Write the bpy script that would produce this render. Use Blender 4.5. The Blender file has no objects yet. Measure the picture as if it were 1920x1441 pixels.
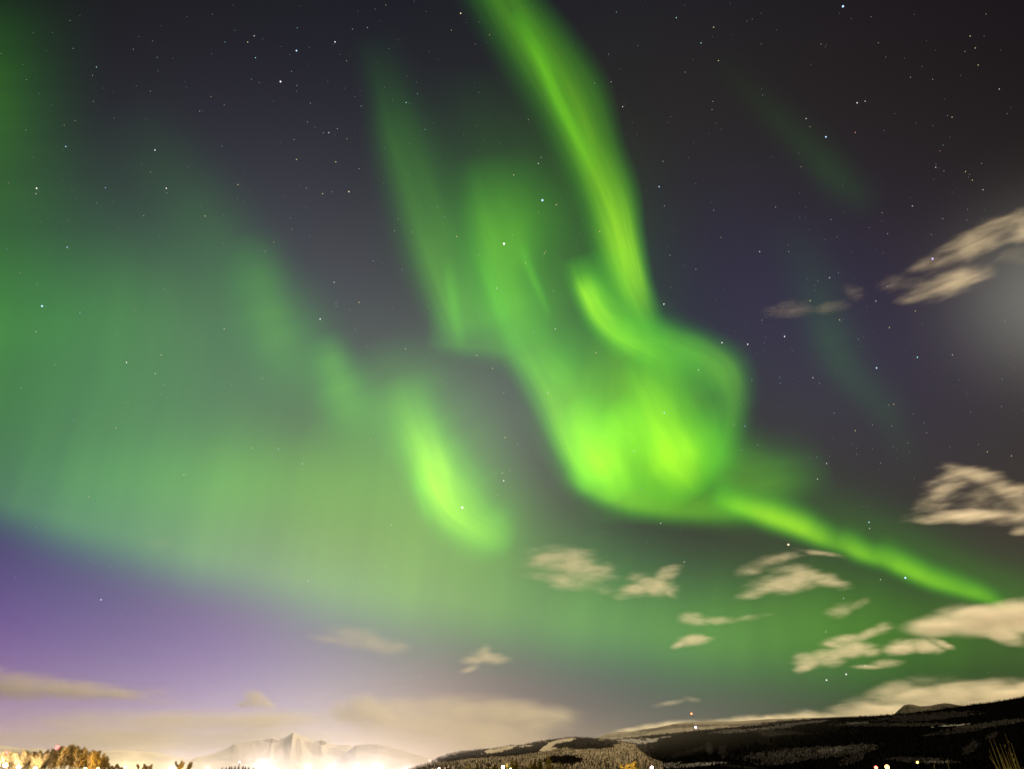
import bpy, bmesh, math, random
from mathutils import Vector, Matrix, noise as mnoise

# ---------------------------------------------------------------- camera, sky, moon, exposure
S = bpy.context.scene
COL = S.collection
PITCH = math.radians(28.7)          # camera looks up over the town
FPX = 1332.0                        # focal length, in pixels of a 1920 wide picture
EYE = Vector((0.0, 0.0, 1.7))

cam_data = bpy.data.cameras.new('camera')
cam_data.sensor_width = 17.3
cam_data.lens = 17.3 * FPX / 1920.0
cam_data.clip_start = 0.1
cam_data.clip_end = 400000.0
cam = bpy.data.objects.new('camera', cam_data)
COL.objects.link(cam)
cam.location = EYE
cam.rotation_euler = (math.radians(90) + PITCH, 0, 0)
S.camera = cam

S.render.engine = 'CYCLES'
S.view_settings.view_transform = 'Standard'
S.view_settings.look = 'None'
S.view_settings.gamma = 1.0
S.view_settings.exposure = 0.0
S.view_settings.use_curve_mapping = False
S.cycles.use_denoising = True
S.cycles.transparent_max_bounces = 48
S.cycles.max_bounces = 6
S.cycles.volume_bounces = 4
S.cycles.sample_clamp_indirect = 3.0


def aim(x, y):
    """Unit direction of a sighting, measured off a 1920 x 1441 frame."""
    a = (x - 960.0) / FPX
    b = -(y - 720.5) / FPX
    return Vector((a, math.cos(PITCH) - b * math.sin(PITCH), math.sin(PITCH) + b * math.cos(PITCH))).normalized()


def sight(d):
    """Inverse of aim: where a direction lies in that frame."""
    f = d.y * math.cos(PITCH) + d.z * math.sin(PITCH)
    u = -d.y * math.sin(PITCH) + d.z * math.cos(PITCH)
    return 960.0 + FPX * d.x / f, 720.5 - FPX * u / f


MOON = aim(1985, 548)
moon_data = bpy.data.lights.new('moon', 'SUN')
moon_data.energy = 5.0
moon_data.angle = math.radians(0.5)
moon_data.color = (1.0, 0.74, 0.43)
moon = bpy.data.objects.new('moon', moon_data)
COL.objects.link(moon)
moon.location = (0, 0, 50)
moon.rotation_euler = (-MOON).to_track_quat('-Z', 'Y').to_euler()

# clear night air: what is left of the sky away from the aurora (moonlit air, town light dome, violet dusk glow)
SKY_BASE = (0.00000, 0.00000, 0.00000)
SKY_LOBES = [
    ((-0.5166, 0.4038, 0.7551), 11.4, 0.0, (0.0000, 0.0054, 0.0000)),
    ((-0.1972, 0.4623, 0.8645), 11.4, 0.0, (0.0039, 0.0034, 0.0000)),
    ((0.1972, 0.4623, 0.8645), 11.4, 0.0, (0.0004, 0.0000, 0.0134)),
    ((-0.4187, 0.6417, 0.6426), 19.4, 0.0, (0.0096, 0.0000, 0.0094)),
    ((-0.1565, 0.6979, 0.6989), 19.4, 0.0, (0.0000, 0.0023, 0.0103)),
    ((0.1426, 0.6994, 0.7004), 19.4, 0.0, (0.0140, 0.0137, 0.0000)),
    ((0.4078, 0.6452, 0.6461), 19.4, 0.0, (0.0082, 0.0046, 0.0000)),
    ((0.2857, 0.7795, 0.5575), 67.0, 0.0, (0.0070, 0.0076, 0.0343)),
    ((0.4545, 0.7679, 0.4513), 67.0, 0.0, (0.0122, 0.0084, 0.0326)),
    ((-0.0225, 0.9040, 0.4270), 91.2, 0.0, (0.0644, 0.0627, 0.0756)),
    ((0.3374, 0.8683, 0.3636), 67.0, 0.0, (0.0214, 0.0258, 0.0124)),
    ((-0.4438, 0.7984, 0.4068), 27.1, 0.0, (0.0464, 0.0674, 0.0728)),
    ((-0.1915, 0.8745, 0.4456), 27.1, 0.0, (0.0669, 0.0665, 0.0663)),
    ((-0.5030, 0.8371, 0.2150), 67.0, 0.0, (0.0000, 0.0181, 0.0370)),
    ((-0.3773, 0.8970, 0.2303), 67.0, 0.0, (0.0294, 0.0450, 0.0000)),
    ((-0.2267, 0.9434, 0.2422), 67.0, 0.0, (0.0727, 0.0486, 0.0000)),
    ((-0.0581, 0.9669, 0.2483), 67.0, 0.0, (0.0824, 0.0939, 0.0294)),
    ((0.1156, 0.9621, 0.2470), 67.0, 0.0, (0.0004, 0.0054, 0.0000)),
    ((0.3049, 0.9225, 0.2369), 67.0, 0.0, (0.0085, 0.0000, 0.0000)),
    ((0.5959, 0.7778, 0.1997), 67.0, 0.0, (0.0357, 0.0282, 0.0194)),
    ((-0.5882, 0.8020, 0.1041), 91.2, 0.0, (0.0561, 0.0000, 0.1572)),
    ((-0.4883, 0.8654, 0.1123), 91.2, 0.0, (0.0000, 0.0000, 0.0255)),
    ((-0.3647, 0.9234, 0.1198), 91.2, 0.0, (0.0859, 0.0000, 0.1749)),
    ((-0.2184, 0.9677, 0.1256), 91.2, 0.0, (0.0301, 0.0654, 0.1206)),
    ((-0.0559, 0.9901, 0.1285), 91.2, 0.0, (0.0000, 0.0000, 0.0474)),
    ((0.1112, 0.9855, 0.1279), 91.2, 0.0, (0.0508, 0.0687, 0.0720)),
    ((0.2941, 0.9478, 0.1230), 91.2, 0.0, (0.0359, 0.0608, 0.0318)),
    ((0.4597, 0.8807, 0.1143), 91.2, 0.0, (0.0000, 0.0030, 0.0000)),
    ((0.5808, 0.8073, 0.1048), 91.2, 0.0, (0.0052, 0.0095, 0.0000)),
    ((-0.5524, 0.8336, 0.0096), 40.5, 9.0, (0.4432, 0.2962, 0.2615)),
    ((-0.2916, 0.9565, 0.0110), 40.5, 9.0, (0.2769, 0.3683, 0.4029)),
    ((-0.1566, 0.9877, 0.0056), 51.3, 9.0, (0.7039, 0.3972, 0.2015)),
    ((-0.0132, 0.9999, 0.0056), 51.3, 9.0, (0.0061, 0.0000, 0.0000)),
    ((0.2198, 0.9755, 0.0112), 32.8, 9.0, (0.0562, 0.0409, 0.0523)),
    ((0.4638, 0.8859, 0.0102), 32.8, 9.0, (0.0008, 0.0000, 0.0048)),
    ((0.6043, 0.6464, 0.4659), 301.5, 0.0, (0.1428, 0.1433, 0.1192)),
]


def world_sky():
    w = bpy.data.worlds.new('World')
    S.world = w
    w.use_nodes = True
    nt = w.node_tree
    nt.nodes.clear()
    N = nt.nodes.new
    L = nt.links.new
    out = N('ShaderNodeOutputWorld')
    tc = N('ShaderNodeTexCoord')
    sep = N('ShaderNodeSeparateXYZ')
    L(tc.outputs['Generated'], sep.inputs[0])
    up = N('ShaderNodeMath'); up.operation = 'MAXIMUM'; up.inputs[1].default_value = 0.0
    L(sep.outputs['Z'], up.inputs[0])
    low = {}
    acc = None
    for c, k, h, colr in SKY_LOBES:
        dot = N('ShaderNodeVectorMath'); dot.operation = 'DOT_PRODUCT'
        L(tc.outputs['Generated'], dot.inputs[0]); dot.inputs[1].default_value = c
        ma = N('ShaderNodeMath'); ma.operation = 'MULTIPLY_ADD'
        L(dot.outputs['Value'], ma.inputs[0]); ma.inputs[1].default_value = k; ma.inputs[2].default_value = -k
        s = ma.outputs[0]
        if h:
            m2 = N('ShaderNodeMath'); m2.operation = 'MULTIPLY_ADD'
            L(up.outputs[0], m2.inputs[0]); m2.inputs[1].default_value = -h; L(s, m2.inputs[2])
            s = m2.outputs[0]
        ex = N('ShaderNodeMath'); ex.operation = 'EXPONENT'
        L(s, ex.inputs[0])
        va = N('ShaderNodeVectorMath'); va.operation = 'MULTIPLY_ADD'
        va.inputs[0].default_value = colr
        L(ex.outputs[0], va.inputs[1])
        if acc is None:
            va.inputs[2].default_value = SKY_BASE
        else:
            L(acc, va.inputs[2])
        acc = va.outputs[0]
    bg = N('ShaderNodeBackground')
    L(acc, bg.inputs['Color'])
    sky = N('ShaderNodeTexSky')
    sky.sky_type = 'NISHITA'
    sky.sun_disc = False
    sky.sun_elevation = math.asin(MOON.z)
    sky.sun_rotation = math.atan2(MOON.x, MOON.y)
    bg2 = N('ShaderNodeBackground')
    L(sky.outputs[0], bg2.inputs['Color'])
    bg2.inputs['Strength'].default_value = 0.0008        # the moon's daylight: the same sky, a few thousand times weaker
    add = N('ShaderNodeAddShader')
    L(bg.outputs[0], add.inputs[0]); L(bg2.outputs[0], add.inputs[1])
    L(add.outputs[0], out.inputs['Surface'])


world_sky()


# ---------------------------------------------------------------- helpers
def tag(o, label=None, cat=None, group=None, kind=None):
    if label: o['label'] = label
    if cat: o['category'] = cat
    if group: o['group'] = group
    if kind: o['kind'] = kind
    return o


def empty(name, loc, rz=0.0):
    o = bpy.data.objects.new(name, None)
    COL.objects.link(o)
    o.location = loc
    o.rotation_euler = (0, 0, rz)
    return o


def link_mesh(name, me, mats, parent=None, smooth=False):
    o = bpy.data.objects.new(name, me)
    COL.objects.link(o)
    for m in (mats if isinstance(mats, (list, tuple)) else [mats]):
        if m: me.materials.append(m)
    if smooth:
        me.polygons.foreach_set('use_smooth', [True] * len(me.polygons))
    if parent: o.parent = parent
    return o


def mesh_of(name, verts, faces):
    me = bpy.data.meshes.new(name)
    me.from_pydata([tuple(v) for v in verts], [], faces)
    me.update()
    return me


def copy_tree(o, parent=None):
    c = o.copy()
    COL.objects.link(c)
    if parent: c.parent = parent
    for ch in list(o.children):
        copy_tree(ch, c)
    return c


def new_mat(name):
    m = bpy.data.materials.new(name)
    m.use_nodes = True
    nt = m.node_tree
    nt.nodes.clear()
    out = nt.nodes.new('ShaderNodeOutputMaterial')
    return m, nt, nt.nodes.new, nt.links.new, out


def mixed_mat(name, c1, c2, scale=3.0, rough=0.85, detail=6.0, bump=0.0, lo=0.35, hi=0.65, spec=0.0):
    """Rough surface in two natural shades broken up by noise."""
    m, nt, N, L, out = new_mat(name)
    tc = N('ShaderNodeTexCoord')
    nz = N('ShaderNodeTexNoise'); nz.inputs['Scale'].default_value = scale; nz.inputs['Detail'].default_value = detail
    L(tc.outputs['Object'], nz.inputs['Vector'])
    rp = N('ShaderNodeValToRGB')
    rp.color_ramp.elements[0].position = lo; rp.color_ramp.elements[0].color = (*c1, 1)
    rp.color_ramp.elements[1].position = hi; rp.color_ramp.elements[1].color = (*c2, 1)
    L(nz.outputs['Fac'], rp.inputs[0])
    b = N('ShaderNodeBsdfPrincipled')
    b.inputs['Roughness'].default_value = rough
    b.inputs['Specular IOR Level'].default_value = spec
    L(rp.outputs[0], b.inputs['Base Color'])
    if bump:
        bp = N('ShaderNodeBump'); bp.inputs['Strength'].default_value = bump
        L(nz.outputs['Fac'], bp.inputs['Height']); L(bp.outputs[0], b.inputs['Normal'])
    L(b.outputs[0], out.inputs['Surface'])
    return m


def glow_mat(name, color, strength):
    m, nt, N, L, out = new_mat(name)
    e = N('ShaderNodeEmission')
    e.inputs['Color'].default_value = (*color, 1)
    e.inputs['Strength'].default_value = strength
    L(e.outputs[0], out.inputs['Surface'])
    return m


# ---------------------------------------------------------------- aurora: luminous curtains, thin and see-through
def aurora_mat(name, red, blue, ray_amount, ray_scale, red_pow=2.0, across=0.35):
    m, nt, N, L, out = new_mat(name)
    at = N('ShaderNodeAttribute'); at.attribute_name = 'glow'
    uv = N('ShaderNodeUVMap'); uv.uv_map = 'curtain'
    mp = N('ShaderNodeMapping'); mp.inputs['Scale'].default_value = (ray_scale, across, 1)
    L(uv.outputs[0], mp.inputs[0])
    nz = N('ShaderNodeTexNoise'); nz.inputs['Scale'].default_value = 1.0; nz.inputs['Detail'].default_value = 3.0
    L(mp.outputs[0], nz.inputs['Vector'])
    rm = N('ShaderNodeMapRange')
    rm.inputs['From Min'].default_value = 0.3; rm.inputs['From Max'].default_value = 0.7
    rm.inputs['To Min'].default_value = 1 - ray_amount; rm.inputs['To Max'].default_value = 1 + ray_amount
    L(nz.outputs['Fac'], rm.inputs[0])
    g = N('ShaderNodeMath'); g.operation = 'MULTIPLY'
    L(at.outputs['Fac'], g.inputs[0]); L(rm.outputs[0], g.inputs[1])
    p = N('ShaderNodeMath'); p.operation = 'POWER'; p.inputs[1].default_value = red_pow
    L(g.outputs[0], p.inputs[0])
    r = N('ShaderNodeMath'); r.operation = 'MULTIPLY'; r.inputs[1].default_value = red
    L(p.outputs[0], r.inputs[0])
    b = N('ShaderNodeMath'); b.operation = 'MULTIPLY'; b.inputs[1].default_value = blue
    L(g.outputs[0], b.inputs[0])
    cc = N('ShaderNodeCombineColor')
    L(r.outputs[0], cc.inputs[0]); L(g.outputs[0], cc.inputs[1]); L(b.outputs[0], cc.inputs[2])
    e = N('ShaderNodeEmission'); L(cc.outputs[0], e.inputs['Color'])
    t = N('ShaderNodeBsdfTransparent')
    a = N('ShaderNodeAddShader')
    L(e.outputs[0], a.inputs[0]); L(t.outputs[0], a.inputs[1])
    L(a.outputs[0], out.inputs['Surface'])
    m.cycles.emission_sampling = 'NONE'
    return m


AUR = aurora_mat('aurora_bright', 0.50, 0.0, 0.16, 0.9, 1.45, 3.4)
AUR_HEM = aurora_mat('aurora_hem', 0.50, 0.0, 0.05, 5.0, 1.45)
AUR_SOFT = aurora_mat('aurora_soft', 0.42, 0.01, 0.14, 0.9, 1.4, 3.0)
AUR_VEIL = aurora_mat('aurora_faint', 0.60, 0.01, 0.17, 3.6, 1.55)


def crom(a, b, c, d, t):
    return tuple(0.5 * ((2 * q) + (r - p) * t + (2 * p - 5 * q + 4 * r - s) * t * t + (3 * q - p - 3 * r + s) * t ** 3)
                 for p, q, r, s in zip(a, b, c, d))


def curtain(name, path, mat, pa=2.0, pb=2.0, dist=62000.0, lean=0.16, parent=None, gain=1.0):
    """A glowing sheet hung along a path. Each path entry: sighting x, y, reach to its upper/right side, reach to its
    lower/left side, brightness. The sheet leans away from the viewer towards the upper side."""
    pts = [path[0]] + list(path) + [path[-1]]
    rows = []
    sub = 10
    for i in range(len(path) - 1):
        for k in range(sub):
            rows.append(crom(pts[i], pts[i + 1], pts[i + 2], pts[i + 3], k / sub))
    rows.append(tuple(float(q) for q in path[-1]))
    nt = 36
    verts, glow, uvs, faces = [], [], [], []
    n = len(rows)
    for i, (x, y, wa, wb, g) in enumerate(rows):
        x0, y0 = rows[max(i - 2, 0)][:2]; x1, y1 = rows[min(i + 2, n - 1)][:2]
        tx, ty = x1 - x0, y1 - y0
        l = math.hypot(tx, ty) or 1
        tx, ty = tx / l, ty / l
        # fade out at both ends
        for j in range(nt + 1):
            s = -1 + 2 * j / nt                       # -1 lower side .. +1 upper side
            s = math.copysign(abs(s) ** 1.3, s)
            w = wa if s > 0 else wb
            e = 2.1 if (pa if s > 0 else pb) <= 2.2 else 1.55
            off = s * e * max(w, 1)
            f = math.exp(-abs(s * e) ** (pa if s > 0 else pb))
            edge = math.exp(-(e ** (pa if s > 0 else pb)))
            f = max(0.0, (f - edge) / (1 - edge))
            d = aim(x + ty * off, y - tx * off)
            verts.append(d * dist * (1 + lean * s))
            glow.append(max(0.0, g) * f * gain)
            uvs.append((i / n * len(path) / 3.0, s))
    for i in range(n - 1):
        for j in range(nt):
            a = i * (nt + 1) + j
            faces.append((a, a + 1, a + nt + 2, a + nt + 1))
    me = mesh_of(name, verts, faces)
    at = me.attributes.new('glow', 'FLOAT', 'POINT')
    at.data.foreach_set('value', glow)
    ul = me.uv_layers.new(name='curtain')
    buf = []
    for lp in me.loops: buf.extend(uvs[lp.vertex_index])
    ul.data.foreach_set('uv', buf)
    return link_mesh(name, me, mat, parent, smooth=True)


def aurora():
    G = 'aurora over the town'
    # far off and widest: the pale veil on the left
    v = curtain('aurora_veil', [
        (-400, 780, 330, 60, .0), (-160, 870, 330, 60, .12), (0, 925, 330, 50, .15), (150, 970, 320, 58, .19), (300, 1010, 290, 65, .22), (480, 1050, 280, 72, .24),
        (650, 1085, 270, 80, .25), (800, 1105, 240, 90, .24), (950, 1130, 170, 85, .23), (1100, 1160, 130, 80, .205), (1250, 1182, 110, 80, .195),
        (1400, 1190, 105, 85, .18), (1550, 1180, 115, 105, .175), (1700, 1190, 100, 110, .13), (1850, 1195, 90, 100, .085), (2050, 1210, 80, 90, .05), (2250, 1230, 70, 80, .0)],
        AUR_VEIL, 2.0, 2.0, 84000, 0.12)
    tag(v, 'broad pale green veil of aurora hanging over the violet glow of the town', 'aurora', G)
    curtain('fold', [(-40, 625, 120, 140, .0), (80, 610, 130, 150, .03), (220, 600, 150, 170, .085), (380, 610, 150, 170, .09), (500, 640, 100, 140, .045), (600, 660, 60, 100, .0)], AUR_VEIL, parent=v, dist=82000)
    curtain('fold', [(-400, 640, 160, 160, .0), (-140, 640, 160, 160, .10), (0, 640, 160, 160, .075), (150, 640, 160, 160, .035), (300, 640, 160, 160, .0)], AUR_VEIL, parent=v, dist=82500)
    curtain('ray', [(230, 180, 60, 60, .0), (290, 290, 70, 70, .018), (370, 390, 70, 70, .035), (450, 490, 60, 70, .03), (520, 580, 60, 60, .0)], AUR_VEIL, parent=v, dist=81500)
    curtain('ray', [(560, 500, 40, 40, .0), (585, 590, 40, 45, .03), (610, 680, 45, 50, .05), (650, 780, 50, 50, .03), (690, 860, 50, 50, .0)], AUR_VEIL, parent=v, dist=81200)
    curtain('ray', [(470, 430, 40, 50, .0), (490, 510, 46, 60, .08), (512, 590, 48, 60, .14), (550, 690, 60, 60, .09), (600, 780, 60, 60, .0)], AUR_VEIL, parent=v, dist=81000)
    curtain('ray', [(610, 620, 25, 30, .0), (625, 670, 30, 38, .13), (645, 730, 40, 44, .17), (675, 800, 50, 50, .04), (700, 860, 50, 50, .0)], AUR_VEIL, parent=v, dist=80500)
    curtain('fold', [(20, 900, 60, 80, .0), (150, 895, 60, 80, .03), (330, 895, 75, 80, .07), (520, 895, 80, 80, .10), (680, 900, 90, 80, .07), (800, 920, 90, 80, .0)], AUR_VEIL, parent=v, dist=80000)
    c = curtain('aurora_glow', [(-50, -80, 130, 60, .0), (-48, 20, 130, 60, .03), (-45, 130, 125, 60, .09), (-40, 230, 130, 60, .105), (-35, 340, 170, 60, .08), (-35, 460, 200, 60, .07), (-30, 600, 220, 60, .05), (-20, 700, 220, 60, .0)],
                AUR_VEIL, 1.7, 2.0, 78000, 0.10)
    tag(c, 'dim dark green glow rising at the edge of the sky high above the lamplit trees', 'aurora', G)
    # bright upper ribbon
    r = curtain('aurora_ribbon', [
        (905, -60, 55, 40, .15), (948, 10, 50, 42, .18), (1000, 95, 60, 43, .23), (1055, 190, 66, 39, .27), (1103, 290, 50, 36, .33),
        (1138, 370, 45, 36, .43), (1163, 450, 34, 36, .62), (1184, 520, 28, 32, .57), (1203, 570, 25, 30, .30), (1226, 625, 22, 26, .0)], AUR, 2.6, 2.0, 62000)
    tag(r, 'bright green ribbon of aurora plunging from the zenith to the glowing swirl', 'aurora', G)
    curtain('ray', [(965, 20, 16, 16, .02), (985, 60, 15, 13, .11), (1015, 115, 15, 13, .19), (1048, 195, 15, 12, .17), (1085, 265, 15, 12, .12), (1115, 330, 15, 15, .0)], AUR, parent=r, dist=61500)
    # faint middle curtain
    m = curtain('aurora_curtain', [
        (690, 60, 45, 40, .0), (718, 160, 45, 30, .03), (742, 265, 60, 35, .085), (780, 385, 70, 38, .13), (812, 480, 75, 40, .19),
        (836, 560, 80, 34, .21), (856, 615, 90, 30, .16), (872, 650, 90, 20, .04), (885, 675, 80, 15, .0)], AUR_SOFT, 2.0, 2.0, 66000)
    tag(m, 'dim emerald curtain of aurora with a straight fading foot beside the bright ribbon', 'aurora', G)
    curtain('fold', [(795, 636, 90, 18, .0), (840, 642, 120, 20, .10), (900, 646, 150, 24, .14), (960, 656, 180, 30, .14), (1020, 690, 180, 40, .10), (1080, 720, 180, 60, .0)], AUR_SOFT, parent=m, dist=65500)
    curtain('ray', [(838, 480, 10, 10, .0), (844, 530, 11, 11, .07), (852, 580, 11, 11, .09), (862, 630, 10, 10, .05), (868, 655, 8, 8, .0)], AUR_SOFT, parent=m, dist=65200)
    curtain('fold', [(895, 290, 60, 40, .0), (908, 350, 95, 45, .10), (918, 410, 100, 48, .21), (930, 465, 85, 48, .27), (946, 530, 62, 45, .22), (966, 600, 55, 50, .18), (985, 660, 45, 45, .0)], AUR_SOFT, parent=m, dist=65000)
    curtain('ray', [(978, 450, 9, 9, .0), (988, 490, 9, 9, .10), (1004, 530, 8, 8, .12), (1020, 568, 7, 7, .07), (1032, 595, 6, 6, .0)], AUR_SOFT, parent=m, dist=64800)
    curtain('ray', [(898, 470, 12, 12, .0), (915, 520, 12, 12, .07), (932, 570, 12, 12, .08), (960, 640, 14, 14, .06), (1000, 720, 20, 20, .0)], AUR_SOFT, parent=m, dist=64700)
    curtain('fold', [(930, 120, 130, 120, .0), (930, 240, 150, 130, .028), (960, 380, 165, 150, .075), (1010, 540, 165, 140, .095), (1080, 680, 150, 115, .065), (1140, 800, 130, 100, .0)], AUR_SOFT, parent=m, dist=66500)
    # glowing swirl
    s = curtain('aurora_swirl', [
        (1190, 585, 60, 120, .0), (1190, 660, 110, 140, .21), (1190, 770, 140, 150, .36), (1190, 850, 145, 124, .41), (1190, 915, 128, 90, .22), (1190, 985, 110, 75, .0)], AUR, 2.4, 2.4, 64000)
    tag(s, 'large glowing yellow-green swirl of folded aurora with bright knots at its lower end', 'aurora', G)
    curtain('ray', [(1072, 480, 25, 20, .0), (1084, 515, 27, 18, .20), (1098, 548, 28, 17, .60), (1118, 588, 32, 18, .58), (1150, 622, 36, 21, .40), (1195, 650, 38, 24, .28), (1250, 675, 50, 30, .14), (1320, 700, 60, 40, .0)], AUR, parent=s, dist=63800)
    curtain('fold', [(1100, 470, 60, 30, .0), (1120, 510, 60, 30, .12), (1150, 565, 45, 40, .22), (1195, 620, 45, 45, .18), (1250, 660, 50, 50, .0)], AUR_SOFT, parent=s, dist=63600)
    curtain('fold', [(1205, 612, 26, 34, .0), (1258, 636, 26, 38, .17), (1316, 662, 30, 40, .26), (1358, 696, 34, 40, .30), (1376, 742, 28, 36, .20), (1368, 800, 24, 40, .14), (1348, 865, 26, 45, .12), (1322, 940, 30, 40, .0)], AUR_SOFT, 2.2, 2.0, parent=s, dist=63400)
    curtain('fold', [(1250, 640, 50, 50, .0), (1275, 700, 55, 55, .10), (1305, 760, 50, 50, .13), (1325, 830, 45, 50, .12), (1335, 900, 40, 40, .0)], AUR_SOFT, parent=s, dist=63300)
    curtain('fold', [(965, 600, 45, 40, .0), (1000, 670, 50, 40, .20), (1035, 740, 72, 36, .34), (1060, 810, 78, 28, .38), (1085, 870, 62, 22, .30), (1115, 925, 55, 18, .0)], AUR, 2.0, 2.4, parent=s, dist=63200)
    curtain('knot', [(1068, 750, 45, 40, .0), (1100, 812, 58, 50, .36), (1128, 866, 52, 52, .62), (1150, 904, 48, 42, .36), (1165, 940, 30, 30, .0)], AUR, parent=s, dist=63000)
    curtain('ray', [(1135, 760, 34, 30, .0), (1165, 790, 44, 40, .24), (1195, 825, 38, 34, .20), (1215, 870, 26, 26, .0)], AUR, parent=s, dist=62900)
    curtain('knot', [(1180, 670, 35, 30, .0), (1210, 735, 42, 36, .30), (1238, 800, 54, 46, .48), (1266, 854, 64, 60, .66), (1292, 896, 54, 50, .42), (1315, 930, 34, 34, .0)], AUR, parent=s, dist=62800)
    curtain('hem', [(1058, 880, 40, 12, .0), (1100, 912, 48, 15, .24), (1170, 938, 46, 19, .33), (1260, 954, 46, 21, .28), (1340, 960, 42, 21, .24), (1420, 970, 36, 18, .0)], AUR_HEM, parent=s, dist=62700)
    curtain('fold', [(1310, 880, 60, 50, .0), (1370, 892, 66, 60, .19), (1440, 900, 58, 60, .20), (1510, 885, 50, 45, .07), (1560, 870, 40, 40, .0)], AUR_SOFT, parent=s, dist=62600)
    # patch beside the veil
    p = curtain('aurora_patch', [
        (755, 700, 50, 45, .0), (772, 760, 40, 56, .19), (790, 815, 42, 46, .38), (806, 865, 48, 36, .60), (822, 915, 56, 33, .64),
        (848, 960, 60, 34, .50), (890, 992, 50, 32, .38), (928, 1006, 44, 32, .26), (965, 1022, 28, 22, .0)], AUR, 2.0, 2.0, 68000)
    tag(p, 'lone bright lime patch of aurora shaped like a flame beside the veil', 'aurora', G)
    curtain('fold', [(690, 640, 60, 60, .0), (740, 720, 95, 110, .11), (795, 810, 115, 120, .15), (860, 900, 110, 120, .13), (925, 980, 75, 90, .09), (980, 1060, 50, 50, .0)], AUR_VEIL, parent=p, dist=68500)
    curtain('ray', [(775, 860, 14, 12, .0), (786, 910, 13, 11, .10), (796, 950, 12, 10, .08), (808, 985, 10, 10, .0)], AUR_VEIL, parent=p, dist=67500)
    # tail
    t = curtain('aurora_tail', [
        (1330, 930, 25, 20, .0), (1385, 950, 24, 16, .40), (1440, 968, 27, 18, .60), (1495, 988, 27, 17, .62), (1535, 1007, 25, 15, .45),
        (1562, 1018, 24, 14, .28), (1585, 1024, 25, 14, .34), (1610, 1036, 22, 14, .42), (1634, 1045, 22, 13, .35), (1658, 1050, 26, 14, .34),
        (1692, 1065, 24, 14, .44), (1740, 1086, 22, 14, .42), (1790, 1102, 22, 13, .33), (1838, 1116, 18, 12, .30), (1868, 1128, 14, 9, .18), (1890, 1140, 10, 8, .0)], AUR_HEM, 2.0, 2.0, 67000)
    tag(t, 'narrow saturated green tail of aurora broken into knots above the dark hill', 'aurora', G)
    curtain('fold', [(1420, 950, 70, 20, .0), (1560, 985, 65, 30, .05), (1700, 1040, 62, 30, .07), (1830, 1090, 55, 30, .06), (1960, 1130, 50, 30, .05), (2060, 1150, 50, 30, .0)], AUR_SOFT, parent=t, dist=66500)
    # faint arcs
    a = curtain('aurora_streak', [(1330, 100, 25, 25, .0), (1440, 205, 30, 28, .009), (1510, 275, 35, 30, .017), (1580, 345, 35, 35, .020), (1650, 400, 25, 25, .0)], AUR_VEIL, 2, 2, 70000, 0.1)
    tag(a, 'very faint olive streak of aurora slanting high above the moonlit cloud', 'aurora', G)
    b = curtain('aurora_streak', [(1470, 400, 50, 50, .0), (1525, 530, 45, 45, .016), (1555, 630, 45, 40, .034), (1595, 705, 40, 35, .028), (1655, 765, 35, 32, .018), (1695, 840, 30, 30, .007), (1720, 900, 30, 30, .0)], AUR_VEIL, 2, 2, 71000, 0.1)
    tag(b, 'very faint winding grey-green streak of aurora between swirl and moonlit cloud', 'aurora', G)


aurora()


# ---------------------------------------------------------------- clouds: drifting bodies of vapour, lit by the moon and the town
SPREAD = 1.27


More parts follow.
